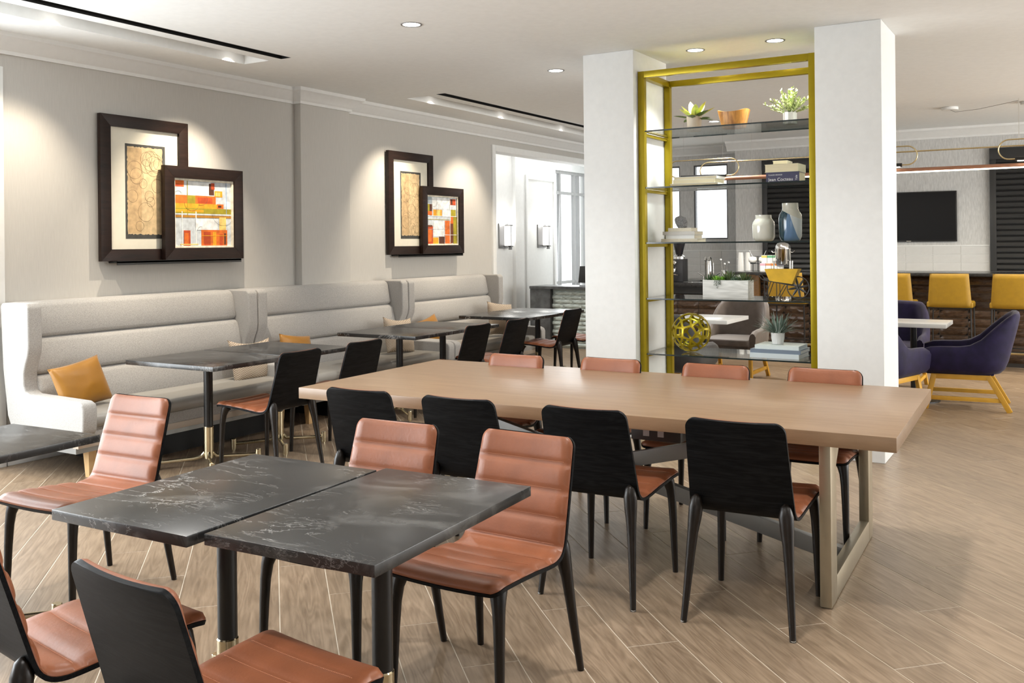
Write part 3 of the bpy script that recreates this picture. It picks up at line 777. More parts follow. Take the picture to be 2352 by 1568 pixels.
# ------------------------------------------------------------------ pictures on ledges
def rect_frame(mb, y0, y1, z0, z1, rw, x0, x1):
    o = [(y0, z0), (y1, z0), (y1, z1), (y0, z1)]; i_ = [(y0 + rw, z0 + rw), (y1 - rw, z0 + rw), (y1 - rw, z1 - rw), (y0 + rw, z1 - rw)]
    rails = []
    for k in range(4):
        a, b, c, d = o[k], o[(k + 1) % 4], i_[(k + 1) % 4], i_[k]
        m_ = MB(); m_.prism([a, b, c, d], 'x', x0, x1); rails.append(m_)
    return rails
tones = {}
def tone(c):
    if c not in tones: tones[c] = plain('paint_%d' % len(tones), c, .75, var=.22, vscale=22, bump=.1)
    return tones[c]
def picture_set(yo, patches, lines, which, lx):
    xb = XW + .004
    t = thing('framed_picture', 'tall dark-framed print of circles, %s pair' % which, 'picture', (xb, yo, 1.39), 0, 'framed pictures on ledges')
    for r_ in rect_frame(None, 0, .835, .03, 1.17, .092, .012, .050): obj('frame_rail', r_, frame_m, t, bevel=.002)
    obj('mat_board', MB().box(.012, .026, .085, .75, .11, 1.09), mat_m, t)
    ty0, ty1, tz0, tz1 = .235, .615, .205, .958
    art = MB().box(.026, .0275, ty0, ty1, tz0, tz1, 0)
    # torn-edged tan sheet
    rr = random.Random(int(yo * 10)); poly = []
    def edge(p, q, n):
        for k in range(n):
            f = k / n; poly.append((p[0] + (q[0] - p[0]) * f + rr.uniform(-.004, .004), p[1] + (q[1] - p[1]) * f + rr.uniform(-.005, .005)))
    a0, a1, b0, b1 = ty0 + .018, ty1 - .028, tz0 + .035, tz1 - .022
    edge((a0, b0), (a1, b0), 24); edge((a1, b0), (a1, b1), 40); edge((a1, b1), (a0, b1), 24); edge((a0, b1), (a0, b0), 40)
    art.prism(poly, 'x', .0275, .0283, 1); art.prism([(y, z) for y, z in [(a0 + .005, b0 + .01), (a0 + .13, b0 + .01), (a0 + .135, b1 - .01), (a0 + .005, b1 - .01)]], 'x', .0283, .0285, 2)
    for _ in range(17):
        cr_ = rr.uniform(.035, .085); cy = rr.uniform(a0 + cr_ * .6, a1 - cr_ * .6); cz = rr.uniform(b0 + cr_, b1 - cr_)
        cy = min(max(cy, a0 + cr_), a1 - cr_)
        art.tube([(.0288, cy + cr_ * math.cos(2 * PI * k / 40) * (1 + .02 * math.sin(3 * k)), cz + cr_ * 1.05 * math.sin(2 * PI * k / 40)) for k in range(40)], .0009, 4, True, 3)
    obj('artwork', art, [tone((.06, .06, .055)), tone((.62, .46, .26)), tone((.52, .36, .19)), tone((.16, .11, .06))], t, smooth=0)
    s = thing('framed_picture', 'square dark-framed abstract painting in orange and white, %s pair' % which, 'picture', (xb, yo + .555, 1.39), 0, 'framed pictures on ledges')
    for r_ in rect_frame(None, 0, .84, .03, .805, .098, .052, .098): obj('frame_rail', r_, frame_m, s, bevel=.002)
    for r_ in rect_frame(None, .095, .745, .125, .71, .020, .056, .082): obj('liner', r_, tone((.80, .74, .60)), s, bevel=.001)
    c0, c1, d0, d1 = .112, .728, .142, .693; pal = []
    pa = MB().box(.058, .066, c0, c1, d0, d1, 0); pal.append(tone((.58, .63, .67)))
    for k, (u0, u1, v0, v1, col) in enumerate(patches):
        if tone(col) not in pal: pal.append(tone(col))
        x1 = .0665 + k * .00012
        pa.box(.065, x1, c0 + (c1 - c0) * u0, c0 + (c1 - c0) * u1, d1 - (d1 - d0) * v1, d1 - (d1 - d0) * v0, pal.index(tone(col)))
    pal.append(tone((.10, .10, .09)))
    for pts in lines:
        pa.tube([(.0692, c0 + (c1 - c0) * u, d1 - (d1 - d0) * v) for u, v in pts], .0009, 4, False, len(pal) - 1)
    obj('painting', pa, pal, s, smooth=0)
    l_ = thing('picture_ledge', 'thin black picture ledge holding the %s pair of frames' % which, 'ledge', (XW, yo, 1.36), 0, 'picture ledges')
    obj('shelf', MB().box(0, .105, .10, 1.365, .045, .058), black_metal_m, l_); obj('lip', MB().box(.099, .105, .10, 1.365, .03, .062), black_metal_m, l_)
OR, RD, AM, OL, BR, WH, YL, DK = (.72, .16, .02), (.50, .07, .015), (.78, .36, .02), (.36, .30, .02), (.09, .03, .015), (.80, .82, .82), (.82, .58, .18), (.16, .05, .02)
def arcl(cx, cy, rx, ry, a0, a1, n=16): return [(cx + rx * math.cos(a0 + (a1 - a0) * k / n), cy + ry * math.sin(a0 + (a1 - a0) * k / n)) for k in range(n + 1)]
picture_set(4.61, [(.24, .62, .02, .22, WH), (.9, .99, .3, .42, WH), (0, .17, 0, .10, OR), (.02, .15, .06, .1, RD), (.6, .69, .03, .21, BR), (.64, .70, .02, .12, RD), (.70, .84, .14, .235, AM), (.72, .80, .16, .22, YL),
  (0, .72, .225, .36, OR), (.40, .66, .25, .34, RD), (.22, .36, .225, .355, OL), (0, .75, .35, .43, AM), (.74, .86, .345, .415, OR), (.76, .82, .365, .40, BR), (0, 1, .42, .50, OL), (.02, .5, .44, .48, AM), (0, 1, .505, .52, WH),
  (0, 1, .53, .565, (.45, .20, .02)), (.36, .75, .58, .75, WH), (.78, .9, .55, .82, YL), (.80, .90, .75, .83, AM), (.16, .27, .76, 1.0, RD), (.17, .24, .80, .98, OR), (.46, .92, .75, 1.0, OR), (.50, .62, .78, .99, RD), (.66, .72, .78, .99, AM), (.78, .84, .82, 1.0, RD), (.86, .90, .8, .98, DK),
  (.22, .228, 0, .55, OL), (.125, .138, .47, 1, WH), (.36, .375, .47, .97, WH), (.46, .92, .835, .845, AM), (.905, .912, 0, .5, (.30, .42, .60)), (.1, .4, .965, .98, YL)],
  [arcl(.30, .33, .13, .13, 0, PI), arcl(.45, .85, .08, .15, PI, 1.6 * PI), arcl(.85, .48, .2, .2, .2 * PI, .95 * PI), arcl(.45, .28, .12, .09, -.2 * PI, .6 * PI), arcl(.07, .2, .05, .04, PI, 2 * PI)], 'nearer', 0)
picture_set(8.15, [(.2, .8, .02, .25, WH), (.0, .19, .0, .15, (.36, .42, .46)), (.78, .97, .03, .16, RD), (.80, .86, .03, .15, BR), (.8, .97, .26, .40, OL), (0, .10, .16, .38, OL), (.10, .2, .16, .40, BR), (.02, .19, .31, .39, OR),
  (.22, .5, .27, .40, AM), (.32, .45, .28, .39, YL), (.52, .8, .28, .42, WH), (.8, .88, .41, .98, OR), (.88, 1.0, .41, 1.0, OL), (.6, .82, .50, .99, OR), (.78, .88, .56, .98, DK), (0, .8, .475, .485, OL), (.0, .2, .62, 1.0, RD), (.03, .16, .68, .95, OR), (0, .18, .6, .64, DK),
  (.22, .56, .52, .84, WH), (.2, .38, .86, 1.0, AM), (.4, .58, .84, 1.0, BR), (.18, .19, 0, .42, WH), (.76, .775, .0, .98, WH), (0, 1, .40, .412, WH), (.55, 1, .80, .81, WH), (0, .55, .685, .692, (.3, .36, .42))],
  [arcl(.25, .05, .12, .16, .1 * PI, .6 * PI), arcl(.62, .5, .15, .2, .2 * PI, .8 * PI), [(.33, .02), (.33, .45)]], 'farther', 0)

# ------------------------------------------------------------------ ceiling lights
def downlight(x, y, label, energy=88, vis=True, z=ZC, spot=2.2):
    t = thing('downlight', label, 'ceiling light', (x, y, z), 0, 'round recessed downlights')
    obj('trim_ring', MB().lathe([(.060, .0), (.060, -.003), (.073, -.004), (.075, 0)], 28, caps=False), plain('ring', (.20, .20, .20), .4) if 'ring' not in MATS else MATS['ring'], t)
    obj('lens', MB().lathe([(.0605, -.0015), (.0605, .0)], 28), lens_m, t)
    light('lamp', 'SPOT', (0, 0, -.03), energy, (1, .975, .94), t, None, .06, spot, .8)
    return t
downlight(-3.88, 5.21, 'round downlight in the ceiling above the left end of the wooden table')
downlight(-3.865, 7.28, 'round downlight in the ceiling left of the left white pillar')
downlight(-2.54, 7.12, 'round downlight between the pillars, above the left of the shelves', 85, spot=1.7)
downlight(-1.914, 7.115, 'round downlight between the pillars, above the right of the shelves', 85, spot=1.7)
downlight(-3.85, 11.45, 'far round downlight seen through the top of the gold shelves', 190)
# the same grid of downlights goes on over the seats nearer the camera and behind the pillars
for x, y, l in [(-3.88, 3.1, 'second of the left row, over the black tables'), (-3.88, 1.0, 'first of the left row'), (-1.2, 1.0, 'first of the middle row'), (-1.2, 3.1, 'second of the middle row, over the steel table leg'),
                (-1.2, 5.2, 'third of the middle row'), (1.4, 3.1, 'first of the right row'), (1.4, 5.2, 'second of the right row'), (1.4, 9.4, 'third of the right row'), (1.2, 11.5, 'over the right end of the bar')]:
    downlight(x, y, 'round downlight outside the picture, ' + l, 120 if y > 8 else 88)
def picture_light(y, label, energy, aim_y, spot=1.25):
    t = thing('accent_light', label, 'ceiling light', (-5.775, y, ZC + .105), 0, 'adjustable spotlights in the ceiling troughs')
    obj('trim_ring', MB().lathe([(.050, .003), (.050, -.006), (.064, -.008), (.066, .003)], 24, caps=False), white_m, t)
    obj('lens', MB().obox((0, 0, -.003), (.045, 0, .002), (0, .045, 0), (0, 0, .0025)), lens2_m, t)
    light('lamp', 'SPOT', (0, 0, -.02), energy, (1, .86, .68), t, (-.66, aim_y, -1.75), .025, spot, .8)
picture_light(3.87, 'trough spotlight nearest the camera', 90, .05)
picture_light(5.42, 'trough spotlight above the nearer pair of pictures', 140, -.05)
picture_light(8.22, 'trough spotlight above the farther pair of pictures, nearest its end', 120, .0)
picture_light(9.66, 'trough spotlight between the farther pictures and the lobby opening', 105, -.05)
picture_light(11.2, 'trough spotlight next to the left white pillar', 40, .0)
picture_light(2.3, 'trough spotlight outside the picture', 45, .0)

# ------------------------------------------------------------------ gold shelf unit between the pillars
SXL, SXR, SY0, SY1 = -2.936, -1.572, 6.90, 7.50; GT = .05
sh = thing('shelf_unit', 'tall olive gold metal shelf frame with glass shelves between the white pillars', 'shelf', ((SXL + SXR) / 2, (SY0 + SY1) / 2, 0))
hx = (SXR - SXL) / 2; hy = (SY1 - SY0) / 2
for sx in (-1, 1):
    for sy in (-1, 1):
        x = sx * hx; y = sy * hy
        obj('post', MB().box(min(x, x - sx * GT), max(x, x - sx * GT), min(y, y - sy * GT), max(y, y - sy * GT), 0, 2.867), gold_m, sh, bevel=.002)
for sy in (-1, 1):
    y = sy * hy; y2 = y - sy * GT
    obj('top_rail', MB().box(-hx + GT, hx - GT, min(y, y2), max(y, y2), 2.817, 2.866), gold_m, sh, bevel=.002)
    obj('bottom_rail', MB().box(-hx + GT, hx - GT, min(y, y2), max(y, y2), .0, .05), gold_m, sh, bevel=.002)
for sx in (-1, 1):
    x = sx * hx; x2 = x - sx * GT
    obj('top_rail', MB().box(min(x, x2), max(x, x2), -hy + GT, hy - GT, 2.817, 2.866), gold_m, sh, bevel=.002)
SZ = [2.402, 1.958, 1.525, 1.088, .655]
for z in SZ:
    g = MB()
    g.box(-hx + .030, hx - .030, -hy + .012, hy - .012, z - .011, z, 0)
    for k in range(2, 6): g.m[k] = 1
    obj('glass_shelf', g, [glass_m, glass_edge_m], sh, smooth=0)
    for sx in (-1, 1):
        x = sx * (hx - .012)
        obj('shelf_bracket', MB().box(x - .012, x + .012, -hy + GT, hy - GT, z - .037, z - .013), gold_m, sh)
def pt(x, y, z): return (x, y, z)

# things on the top shelf
zt = SZ[0]
t = thing('potted_agave', 'variegated agave in a cream pot on the top glass shelf', 'plant', (-2.584, 7.2, zt))
obj('pot', MB().lathe([(.045, .0), (.052, .004), (.062, .118), (.057, .120), (.055, .105), (.0, .100)], 28), plain('cream_pot', (.72, .62, .50), .5), t)
ag = [plain('agave_green', (.10, .16, .035), .4, var=.3, vscale=30), plain('agave_yellow', (.62, .60, .16), .4, var=.25, vscale=25)]
for k in range(15):
    a = k * 2.4; el = .15 + .9 * (k / 15); 
    d = (math.cos(a) * math.cos(el), math.sin(a) * math.cos(el), math.sin(el))
    obj('leaf', MB().leaf((0, 0, .098), d, .16 + .04 * (k % 3) / 2, .030, .25 - .2 * k / 15, .25, 0, 6), ag[0 if k < 6 else 1], t)
t = thing('wooden_bowl', 'chunky carved orange wooden bowl on the top glass shelf', 'bowl', (-2.262, 7.2, zt))
def bowl_ring(rx, ry, z, wv, n=28):
    return [(rx * math.copysign(abs(math.cos(a)) ** .7, math.cos(a)), ry * math.copysign(abs(math.sin(a)) ** .7, math.sin(a)), z + wv * (math.cos(2 * a) - .35 * math.sin(3 * a))) for a in [2 * PI * j / n for j in range(n)]]
rings = [bowl_ring(.060, .05, 0, 0), bowl_ring(.088, .07, .002, 0), bowl_ring(.100, .08, .05, 0), bowl_ring(.122, .095, .135, .008), bowl_ring(.112, .086, .136, .008), bowl_ring(.085, .065, .05, 0), bowl_ring(.05, .04, .03, 0)]
mb = MB(); n = 28; vs = [q for r_ in rings for q in r_]; fs = [(i * n + j, i * n + (j + 1) % n, (i + 1) * n + (j + 1) % n, (i + 1) * n + j) for i in range(len(rings) - 1) for j in range(n)] + [tuple(reversed(range(n))), tuple((len(rings) - 1) * n + j for j in range(n))]
mb.add(vs, fs); obj('body', mb, wood('orange_wood', (.36, .13, .022), (.75, .36, .08), .4, 'Z', 1.4, (.3, .7), 0, .1), t, smooth=60)
t = thing('potted_shrub', 'pale green leafy shrub in a ribbed white pot on the top glass shelf', 'plant', (-1.83, 7.2, zt))
obj('pot', MB().lathe([(.044, 0), (.049, .004), (.050, .088), (.046, .090), (.044, .075), (.0, .072)], 64, rib=.025, ribn=16), whitec_m, t)
fl = MB(); rr = random.Random(5)
stems = MB()
for k in range(46):
    a = rr.uniform(0, 2 * PI); el = rr.uniform(.25, 1.5); ln = rr.uniform(.14, .205)
    d = Vector((math.cos(a) * math.cos(el), math.sin(a) * math.cos(el), math.sin(el))); p0 = Vector((0, 0, .075))
    stems.tube([p0, p0 + d * ln * .6, p0 + d * ln], .0012, 4)
    for m_ in range(24):
        q = p0 + d * ln * (.30 + .70 * m_ / 23); b = rr.uniform(0, 2 * PI)
        fl.leaf(q, (d + Vector((math.cos(b), math.sin(b), rr.uniform(-.3, .6))) * .9), rr.uniform(.016, .028), .0065, .1, .3, 0 if rr.random() < .72 else 1, 2)
obj('stems', stems, ag[0], t)['kind'] = 'stuff'
obj('foliage', fl, [plain('shrub_pale', (.60, .66, .30), .5, var=.3, vscale=40), plain('shrub_green', (.22, .30, .10), .5, var=.3)], t, smooth=0)['kind'] = 'stuff'

# books
def book(label, x0, x1, y0, y1, z0, z1, cover, group, open_x=False, page=None):
    t = thing('book', label, 'book', ((x0 + x1) / 2, (y0 + y1) / 2, z0), R.uniform(-.03, .03), group)
    a = (x1 - x0) / 2; b = (y1 - y0) / 2; h = z1 - z0; c = .0028
    obj('cover', MB().box(-a, a, -b, b, 0, c).box(-a, a, -b, b, h - c, h).box(-a, a, -b, -b + c, c, h - c) if not open_x else MB().box(-a, a, -b, b, 0, c).box(-a, a, -b, b, h - c, h).box(a - c, a, -b, b, c, h - c), cover, t)
    obj('pages', MB().box(-a + .004, a - .004, -b + (.003 if not open_x else .004), b - .004, c, h - c), page or paper_m, t)
    return t
z2 = SZ[1]
bk = book('thick dark navy book with white lettering on the upper glass shelf', -1.99, -1.745, 7.10, 7.32, z2, z2 + .082, navy_m, 'books on the upper glass shelf at right')
wht = plain('white_ink', (.85, .85, .85), .6)
for body, sz, lx, lz in (('Jean Cocteau', .034, -.105, .017), ('CLAUDE ARNAUD', .0125, -.105, .058)):
    me = text_mesh(body, sz, wht); raw('spine_lettering', me, bk, (lx, -.1106, lz), (PI / 2, 0, 0))
me = text_mesh('Yale', .022, wht); raw('spine_lettering', me, bk, (.108, -.1106, .018), (PI / 2, -PI / 2, 0))
book('cream book lying on the navy one', -1.995, -1.745, 7.09, 7.31, z2 + .082, z2 + .142, plain('linen', (.66, .62, .45), .8), 'books on the upper glass shelf at right', True)
book('small pale book on top of the cream one', -1.945, -1.835, 7.12, 7.28, z2 + .142, z2 + .170, cream_m, 'books on the upper glass shelf at right', True)
book('wide white book flat on the upper glass shelf at left', -2.75, -2.36, 7.08, 7.34, z2, z2 + .026, white_paper_m, 'books on the upper glass shelf at left', True)
book('cream book with tan pages on top of the wide white one', -2.735, -2.385, 7.10, 7.32, z2 + .026, z2 + .058, plain('ivory', (.78, .72, .50), .7), 'books on the upper glass shelf at left', True)
book('thin ivory book topmost at the left of the upper shelf', -2.725, -2.37, 7.10, 7.30, z2 + .058, z2 + .080, white_paper_m, 'books on the upper glass shelf at left', True)
z3 = SZ[2]; gq = 'cream books under the grey rock'
book('cream book at the bottom of the stack under the rock', -2.835, -2.535, 7.10, 7.32, z3, z3 + .026, cream_m, gq, page=cream_m)
book('pale book second from the bottom under the rock', -2.80, -2.562, 7.11, 7.31, z3 + .026, z3 + .056, white_paper_m, gq, page=cream_m)
book('pale grey book third from the bottom under the rock', -2.82, -2.552, 7.10, 7.30, z3 + .056, z3 + .084, plain('pale_grey_cover', (.62, .60, .56), .7), gq, page=cream_m)
book('small cream book directly under the rock', -2.782, -2.59, 7.12, 7.28, z3 + .084, z3 + .112, cream_m, gq, page=cream_m)
rk = bmesh.new(); bmesh.ops.create_icosphere(rk, subdivisions=4, radius=.05)
for v in rk.verts:
    q = v.co.copy(); v.co *= 1 + .28 * noise.noise(q * 22) + .13 * noise.noise(q * 70); v.co.z *= 1.02
me = bpy.data.meshes.new('rock'); rk.to_mesh(me); rk.free(); me.materials.append(plain('grey_rock', (.26, .26, .27), .9, var=.5, vscale=150, bump=.6, bscale=160))
o = raw('rock', me, None, (-2.70, 7.2, z3 + .112 + .046)); tag(o, 'rough grey rock on the stack of cream books', 'rock')
# vases
def vase(label, x, prof_, mats):
    t = thing('vase', label, 'vase', (x, 7.2, z3), 0, 'squat glazed vases')
    obj('body', MB().lathe(prof_, 40), mats[0], t, smooth=60)
    return t
vase('glossy cream vase with a matt rim on the middle glass shelf', -2.038, [(.058, 0), (.072, .008), (.083, .03), (.085, .12), (.080, .145), (.066, .165), (.059, .175), (.060, .200), (.054, .200), (.053, .17), (.07, .14), (.07, .02), (0, .015)],
     [plain('cream_glaze', (.72, .70, .62), .12, coat=.6, var=.03)])
m, nt, b = base('blue_glaze')
tc = nt.nodes.new('ShaderNodeTexCoord'); sp = nt.nodes.new('ShaderNodeSeparateXYZ'); L(nt, tc.outputs['Object'], sp.inputs[0])
k1 = math_n(nt, 'ADD', sp.outputs[0], math_n(nt, 'MULTIPLY', sp.outputs[2], .30)); blue = math_n(nt, 'LESS_THAN', k1, .075)      # diagonal edge of the blue glaze
dark = math_n(nt, 'LESS_THAN', math_n(nt, 'SUBTRACT', sp.outputs[0], math_n(nt, 'MULTIPLY', sp.outputs[2], .16)), -.034)
neck = math_n(nt, 'GREATER_THAN', math_n(nt, 'ADD', sp.outputs[2], math_n(nt, 'MULTIPLY', sp.outputs[0], .5)), .205)
mx1 = nt.nodes.new('ShaderNodeMix'); mx1.data_type = 'RGBA'; mx1.inputs[6].default_value = (.52, .55, .56, 1); mx1.inputs[7].default_value = (.11, .20, .34, 1); L(nt, blue, mx1.inputs[0])
mx2 = nt.nodes.new('ShaderNodeMix'); mx2.data_type = 'RGBA'; L(nt, mx1.outputs[2], mx2.inputs[6]); mx2.inputs[7].default_value = (.010, .040, .060, 1); L(nt, dark, mx2.inputs[0])
mx3 = nt.nodes.new('ShaderNodeMix'); mx3.data_type = 'RGBA'; L(nt, mx2.outputs[2], mx3.inputs[6]); mx3.inputs[7].default_value = (.52, .50, .43, 1); L(nt, neck, mx3.inputs[0])
L(nt, mx3.outputs[2], b.inputs['Base Color']); b.inputs['Roughness'].default_value = .14; b.inputs['Coat Weight'].default_value = .5
vase('taller vase glazed blue, teal and grey beside the gold post', -1.835, [(.060, 0), (.070, .006), (.083, .035), (.086, .17), (.080, .20), (.064, .225), (.0585, .24), (.059, .285), (.053, .285), (.052, .24), (.07, .19), (.07, .03), (0, .02)], [m])

# planter with succulents
z4 = SZ[3]
t = thing('planter_box', 'white wood-grained planter box with green succulents', 'planter', (-2.318, 7.19, z4))
pm = wood('white_planter', (.58, .58, .55), (.82, .82, .79), .7, 'X', 1.6, (.3, .7), 0, .5)
for q, m_ in (('side_panel', MB().box(-.18, .18, -.075, -.060, 0, .138)), ('side_panel', MB().box(-.18, .18, .060, .075, 0, .138)), ('end_panel', MB().box(-.18, -.165, -.06, .06, 0, .138)), ('end_panel', MB().box(.165, .18, -.06, .06, 0, .138)), ('soil', MB().box(-.165, .165, -.06, .06, .01, .12))):
    obj(q, m_, pm if q != 'soil' else plain('soil', (.03, .022, .015), .95), t, bevel=.001 if q != 'soil' else 0)
greens = [plain('succulent_dark', (.045, .085, .03), .45, var=.3), plain('succulent_lime', (.22, .42, .06), .4, var=.25), plain('succulent_olive', (.10, .14, .05), .45, var=.3), plain('succulent_sage', (.14, .22, .14), .5, var=.2)]
def rosette(x, y, z, r_, n, mi, el0, el1, wd, p=t):
    mb = MB()
    for k in range(n):
        a = k * 2.399; f = k / n; el = el0 + (el1 - el0) * f
        mb.leaf((x, y, z), (math.cos(a) * math.cos(el), math.sin(a) * math.cos(el), math.sin(el)), r_ * (1 - .3 * f), wd, -.1, .4, 0, 4)
    obj('succulent', mb, greens[mi], p, smooth=40)
rosette(-.145, 0, .118, .085, 22, 0, .2, 1.4, .006); rosette(-.112, .02, .12, .075, 16, 2, .3, 1.4, .006); rosette(-.085, -.02, .125, .062, 20, 1, .25, 1.4, .009); rosette(-.045, .0, .13, .05, 20, 1, .1, 1.3, .009)
rosette(.01, .01, .122, .115, 26, 2, .35, 1.5, .006); rosette(.055, -.02, .125, .05, 20, 3, .1, 1.3, .010); rosette(.09, .01, .125, .052, 18, 3, .1, 1.3, .009); rosette(.125, -.01, .118, .10, 30, 2, .2, 1.5, .006); rosette(.155, .02, .118, .075, 18, 0, .2, 1.4, .006); rosette(-.02, .03, .12, .08, 20, 0, .3, 1.4, .007)
tr = MB(); rr = random.Random(3)
for s_ in range(5):
    x = -.080 + s_ * .011; ln = rr.uniform(.03, .06)
    for k in range(7):
        f = k / 6; tr.leaf((x + rr.uniform(-.003, .003), -.079 - .004 * rr.random(), .138 - ln * f), (rr.uniform(-1, 1), -1, rr.uniform(-.4, .5)), .011, .0045, .3, .6, 0, 2)
obj('trailing_stem', tr, greens[0], t, smooth=40)

# toy wheelbarrow
t = thing('toy_wheelbarrow', 'small yellow metal wheelbarrow ornament with a spoked wheel', 'ornament', (-1.90, 7.20, z4))
tray = MB(); o_ = [(-.120, -.055, .225), (.130, -.055, .225), (.130, .055, .225), (-.120, .055, .225), (-.088, -.04, .135), (.083, -.04, .113), (.083, .04, .113), (-.088, .04, .135)]
i_ = [(x * .975, y * .95, z + .0005) for x, y, z in o_[:4]] + [(x * .96, y * .93, z + .004) for x, y, z in o_[4:]]
tray.add(o_ + i_, [(0, 1, 5, 4), (1, 2, 6, 5), (2, 3, 7, 6), (3, 0, 4, 7), (4, 5, 6, 7), (8, 12, 13, 9), (9, 13, 14, 10), (10, 14, 15, 11), (11, 15, 12, 8), (15, 14, 13, 12), (0, 8, 9, 1), (1, 9, 10, 2), (2, 10, 11, 3), (3, 11, 8, 0)])
obj('tray', tray, plain('yellow_enamel', (.74, .44, .03), .4, var=.12, vscale=14), t)
irn = plain('dark_iron', (.07, .07, .07), .4, .7)
for y in (-.045, .045):
    fr2 = MB().tube([(-.190, y, .178), (-.172, y, .180), (-.140, y, .145), (-.120, y, .140), (.105, y * .6, .096)], .0035, 8)
    obj('handle_rail', fr2, irn, t)
    obj('stand_leg', MB().tube([(-.125, y, .138), (-.122, y, .004)], .003, 6).tube([(-.122, y, .004), (-.075, y, .130)], .003, 6), irn, t)
    obj('stand_leg', MB().tube([(-.032, y, .122), (-.030, y, .004)], .003, 6).tube([(-.030, y, .004), (.030, y, .112)], .003, 6), irn, t)
wh = MB().tube([(.118 + .082 * math.cos(a), 0, .086 + .082 * math.sin(a)) for a in [2 * PI * k / 36 for k in range(36)]], .004, 8, True)
wl2 = obj('wheel', wh, irn, t)
for k in range(8):
    a = 2 * PI * k / 8 + .2; obj('spoke', MB().leaf((.118, 0, .086), (math.cos(a), 0, math.sin(a)), .08, .009, 0, .3, 0, 4, (0, 1, 0)), irn, wl2)
obj('axle', MB().tube([(.118, -.03, .086), (.118, .03, .086)], .007, 10), irn, wl2)

# open-work ball
phi = (1 + 5 ** .5) / 2
vv = set()
for tr3 in ((1, 1, phi ** 3), (phi ** 2, phi, 2 * phi), (2 + phi, 0, phi ** 2)):
    for perm in ((0, 1, 2), (1, 2, 0), (2, 0, 1)):
        for sg in range(8):
            q = [tr3[perm[i]] * (1 if sg >> i & 1 else -1) for i in range(3)]; vv.add(tuple(round(c + 0.0, 6) for c in q))
bm = bmesh.new()
for q in vv: bm.verts.new(Vector(q).normalized())
bmesh.ops.convex_hull(bm, input=bm.verts); bmesh.ops.dissolve_limit(bm, angle_limit=.02, verts=bm.verts, edges=bm.edges)
rad = .154; out = MB()
bmesh.ops.recalc_face_normals(bm, faces=bm.faces)
for f in bm.faces:
    pts = [v.co.copy() for v in f.verts]; c = sum(pts, Vector()) / len(pts); n = len(pts); ir = min((c - (pts[i] + pts[(i + 1) % n]) / 2).length for i in range(n))
    sc = max(.12, 1 - .050 / ir); sub = 3; outer = []; inner = []
    for i in range(n):
        for k in range(sub):
            e = pts[i].lerp(pts[(i + 1) % n], k / sub); outer.append(e.normalized()); inner.append((c + (pts[i].lerp(pts[(i + 1) % n], k / sub) - c) * sc * (1 - .06 * (k == 0))).normalized())
    m_ = len(outer); vs = [q * rad for q in outer] + [q * rad for q in inner] + [q * (rad - .007) for q in outer] + [q * (rad - .007) for q in inner]; fs = []
    for i in range(m_):
        j = (i + 1) % m_; fs += [(i, j, m_ + j, m_ + i), (2 * m_ + i, 3 * m_ + i, 3 * m_ + j, 2 * m_ + j), (m_ + i, m_ + j, 3 * m_ + j, 3 * m_ + i)]
    out.add(vs, fs)
bm.free()
ball = obj('openwork_ball', out, gold_m, None, smooth=50, loc=(-2.612, 7.16, SZ[4] + .155), rot=(.5, .35, .2))
tag(ball, 'gold open-work metal sphere on the lowest glass shelf', 'ornament')
# lowest shelf: books and potted grass
z5 = SZ[4]; gq = 'books on the lowest glass shelf'
book('pale blue book at the bottom of the lowest shelf stack', -2.10, -1.735, 7.02, 7.32, z5, z5 + .034, paleblue_m, gq, page=white_paper_m)
book('slate blue book in the middle of the lowest shelf stack', -2.10, -1.725, 7.03, 7.31, z5 + .034, z5 + .062, blue_m, gq, page=white_paper_m)
book('white topped book under the potted grass', -2.07, -1.74, 7.05, 7.30, z5 + .062, z5 + .092, plain('ice_cover', (.66, .72, .70), .5), gq, page=paleblue_m)
t = thing('potted_grass', 'spiky grey green grass in a twisted white pot', 'plant', (-1.925, 7.15, z5 + .092))
tw = MB(); n = 60; pr = [(.034, 0), (.040, .004), (.047, .045), (.050, .088), (.045, .088), (.043, .07), (0, .068)]; vs = []
for r_, z in pr:
    for j in range(n):
        a = 2 * PI * j / n; rr_ = r_ * (1 + (.035 * math.cos(18 * a + z * 70) if .003 < z < .086 and r_ > .037 else 0)); vs.append((rr_ * math.cos(a), rr_ * math.sin(a), z))
tw.add(vs, [(i * n + j, i * n + (j + 1) % n, (i + 1) * n + (j + 1) % n, (i + 1) * n + j) for i in range(len(pr) - 1) for j in range(n)] + [tuple(reversed(range(n)))])
obj('pot', tw, plain('chalk_white', (.74, .74, .72), .6), t, smooth=40)
gr = MB(); rr = random.Random(9)
for k in range(120):
    a = rr.uniform(0, 2 * PI); el = rr.uniform(.55, 1.5); gr.leaf((.02 * math.cos(a), .02 * math.sin(a), .07), (math.cos(a) * math.cos(el), math.sin(a) * math.cos(el), math.sin(el)), rr.uniform(.15, .23), .0042, rr.uniform(.1, .45), .2, 0 if rr.random() < .6 else 1, 4)
obj('grass_blades', gr, [plain('grass_sage', (.13, .19, .15), .6, var=.3), plain('grass_grey', (.32, .38, .35), .6, var=.2)], t, smooth=0)['kind'] = 'stuff'

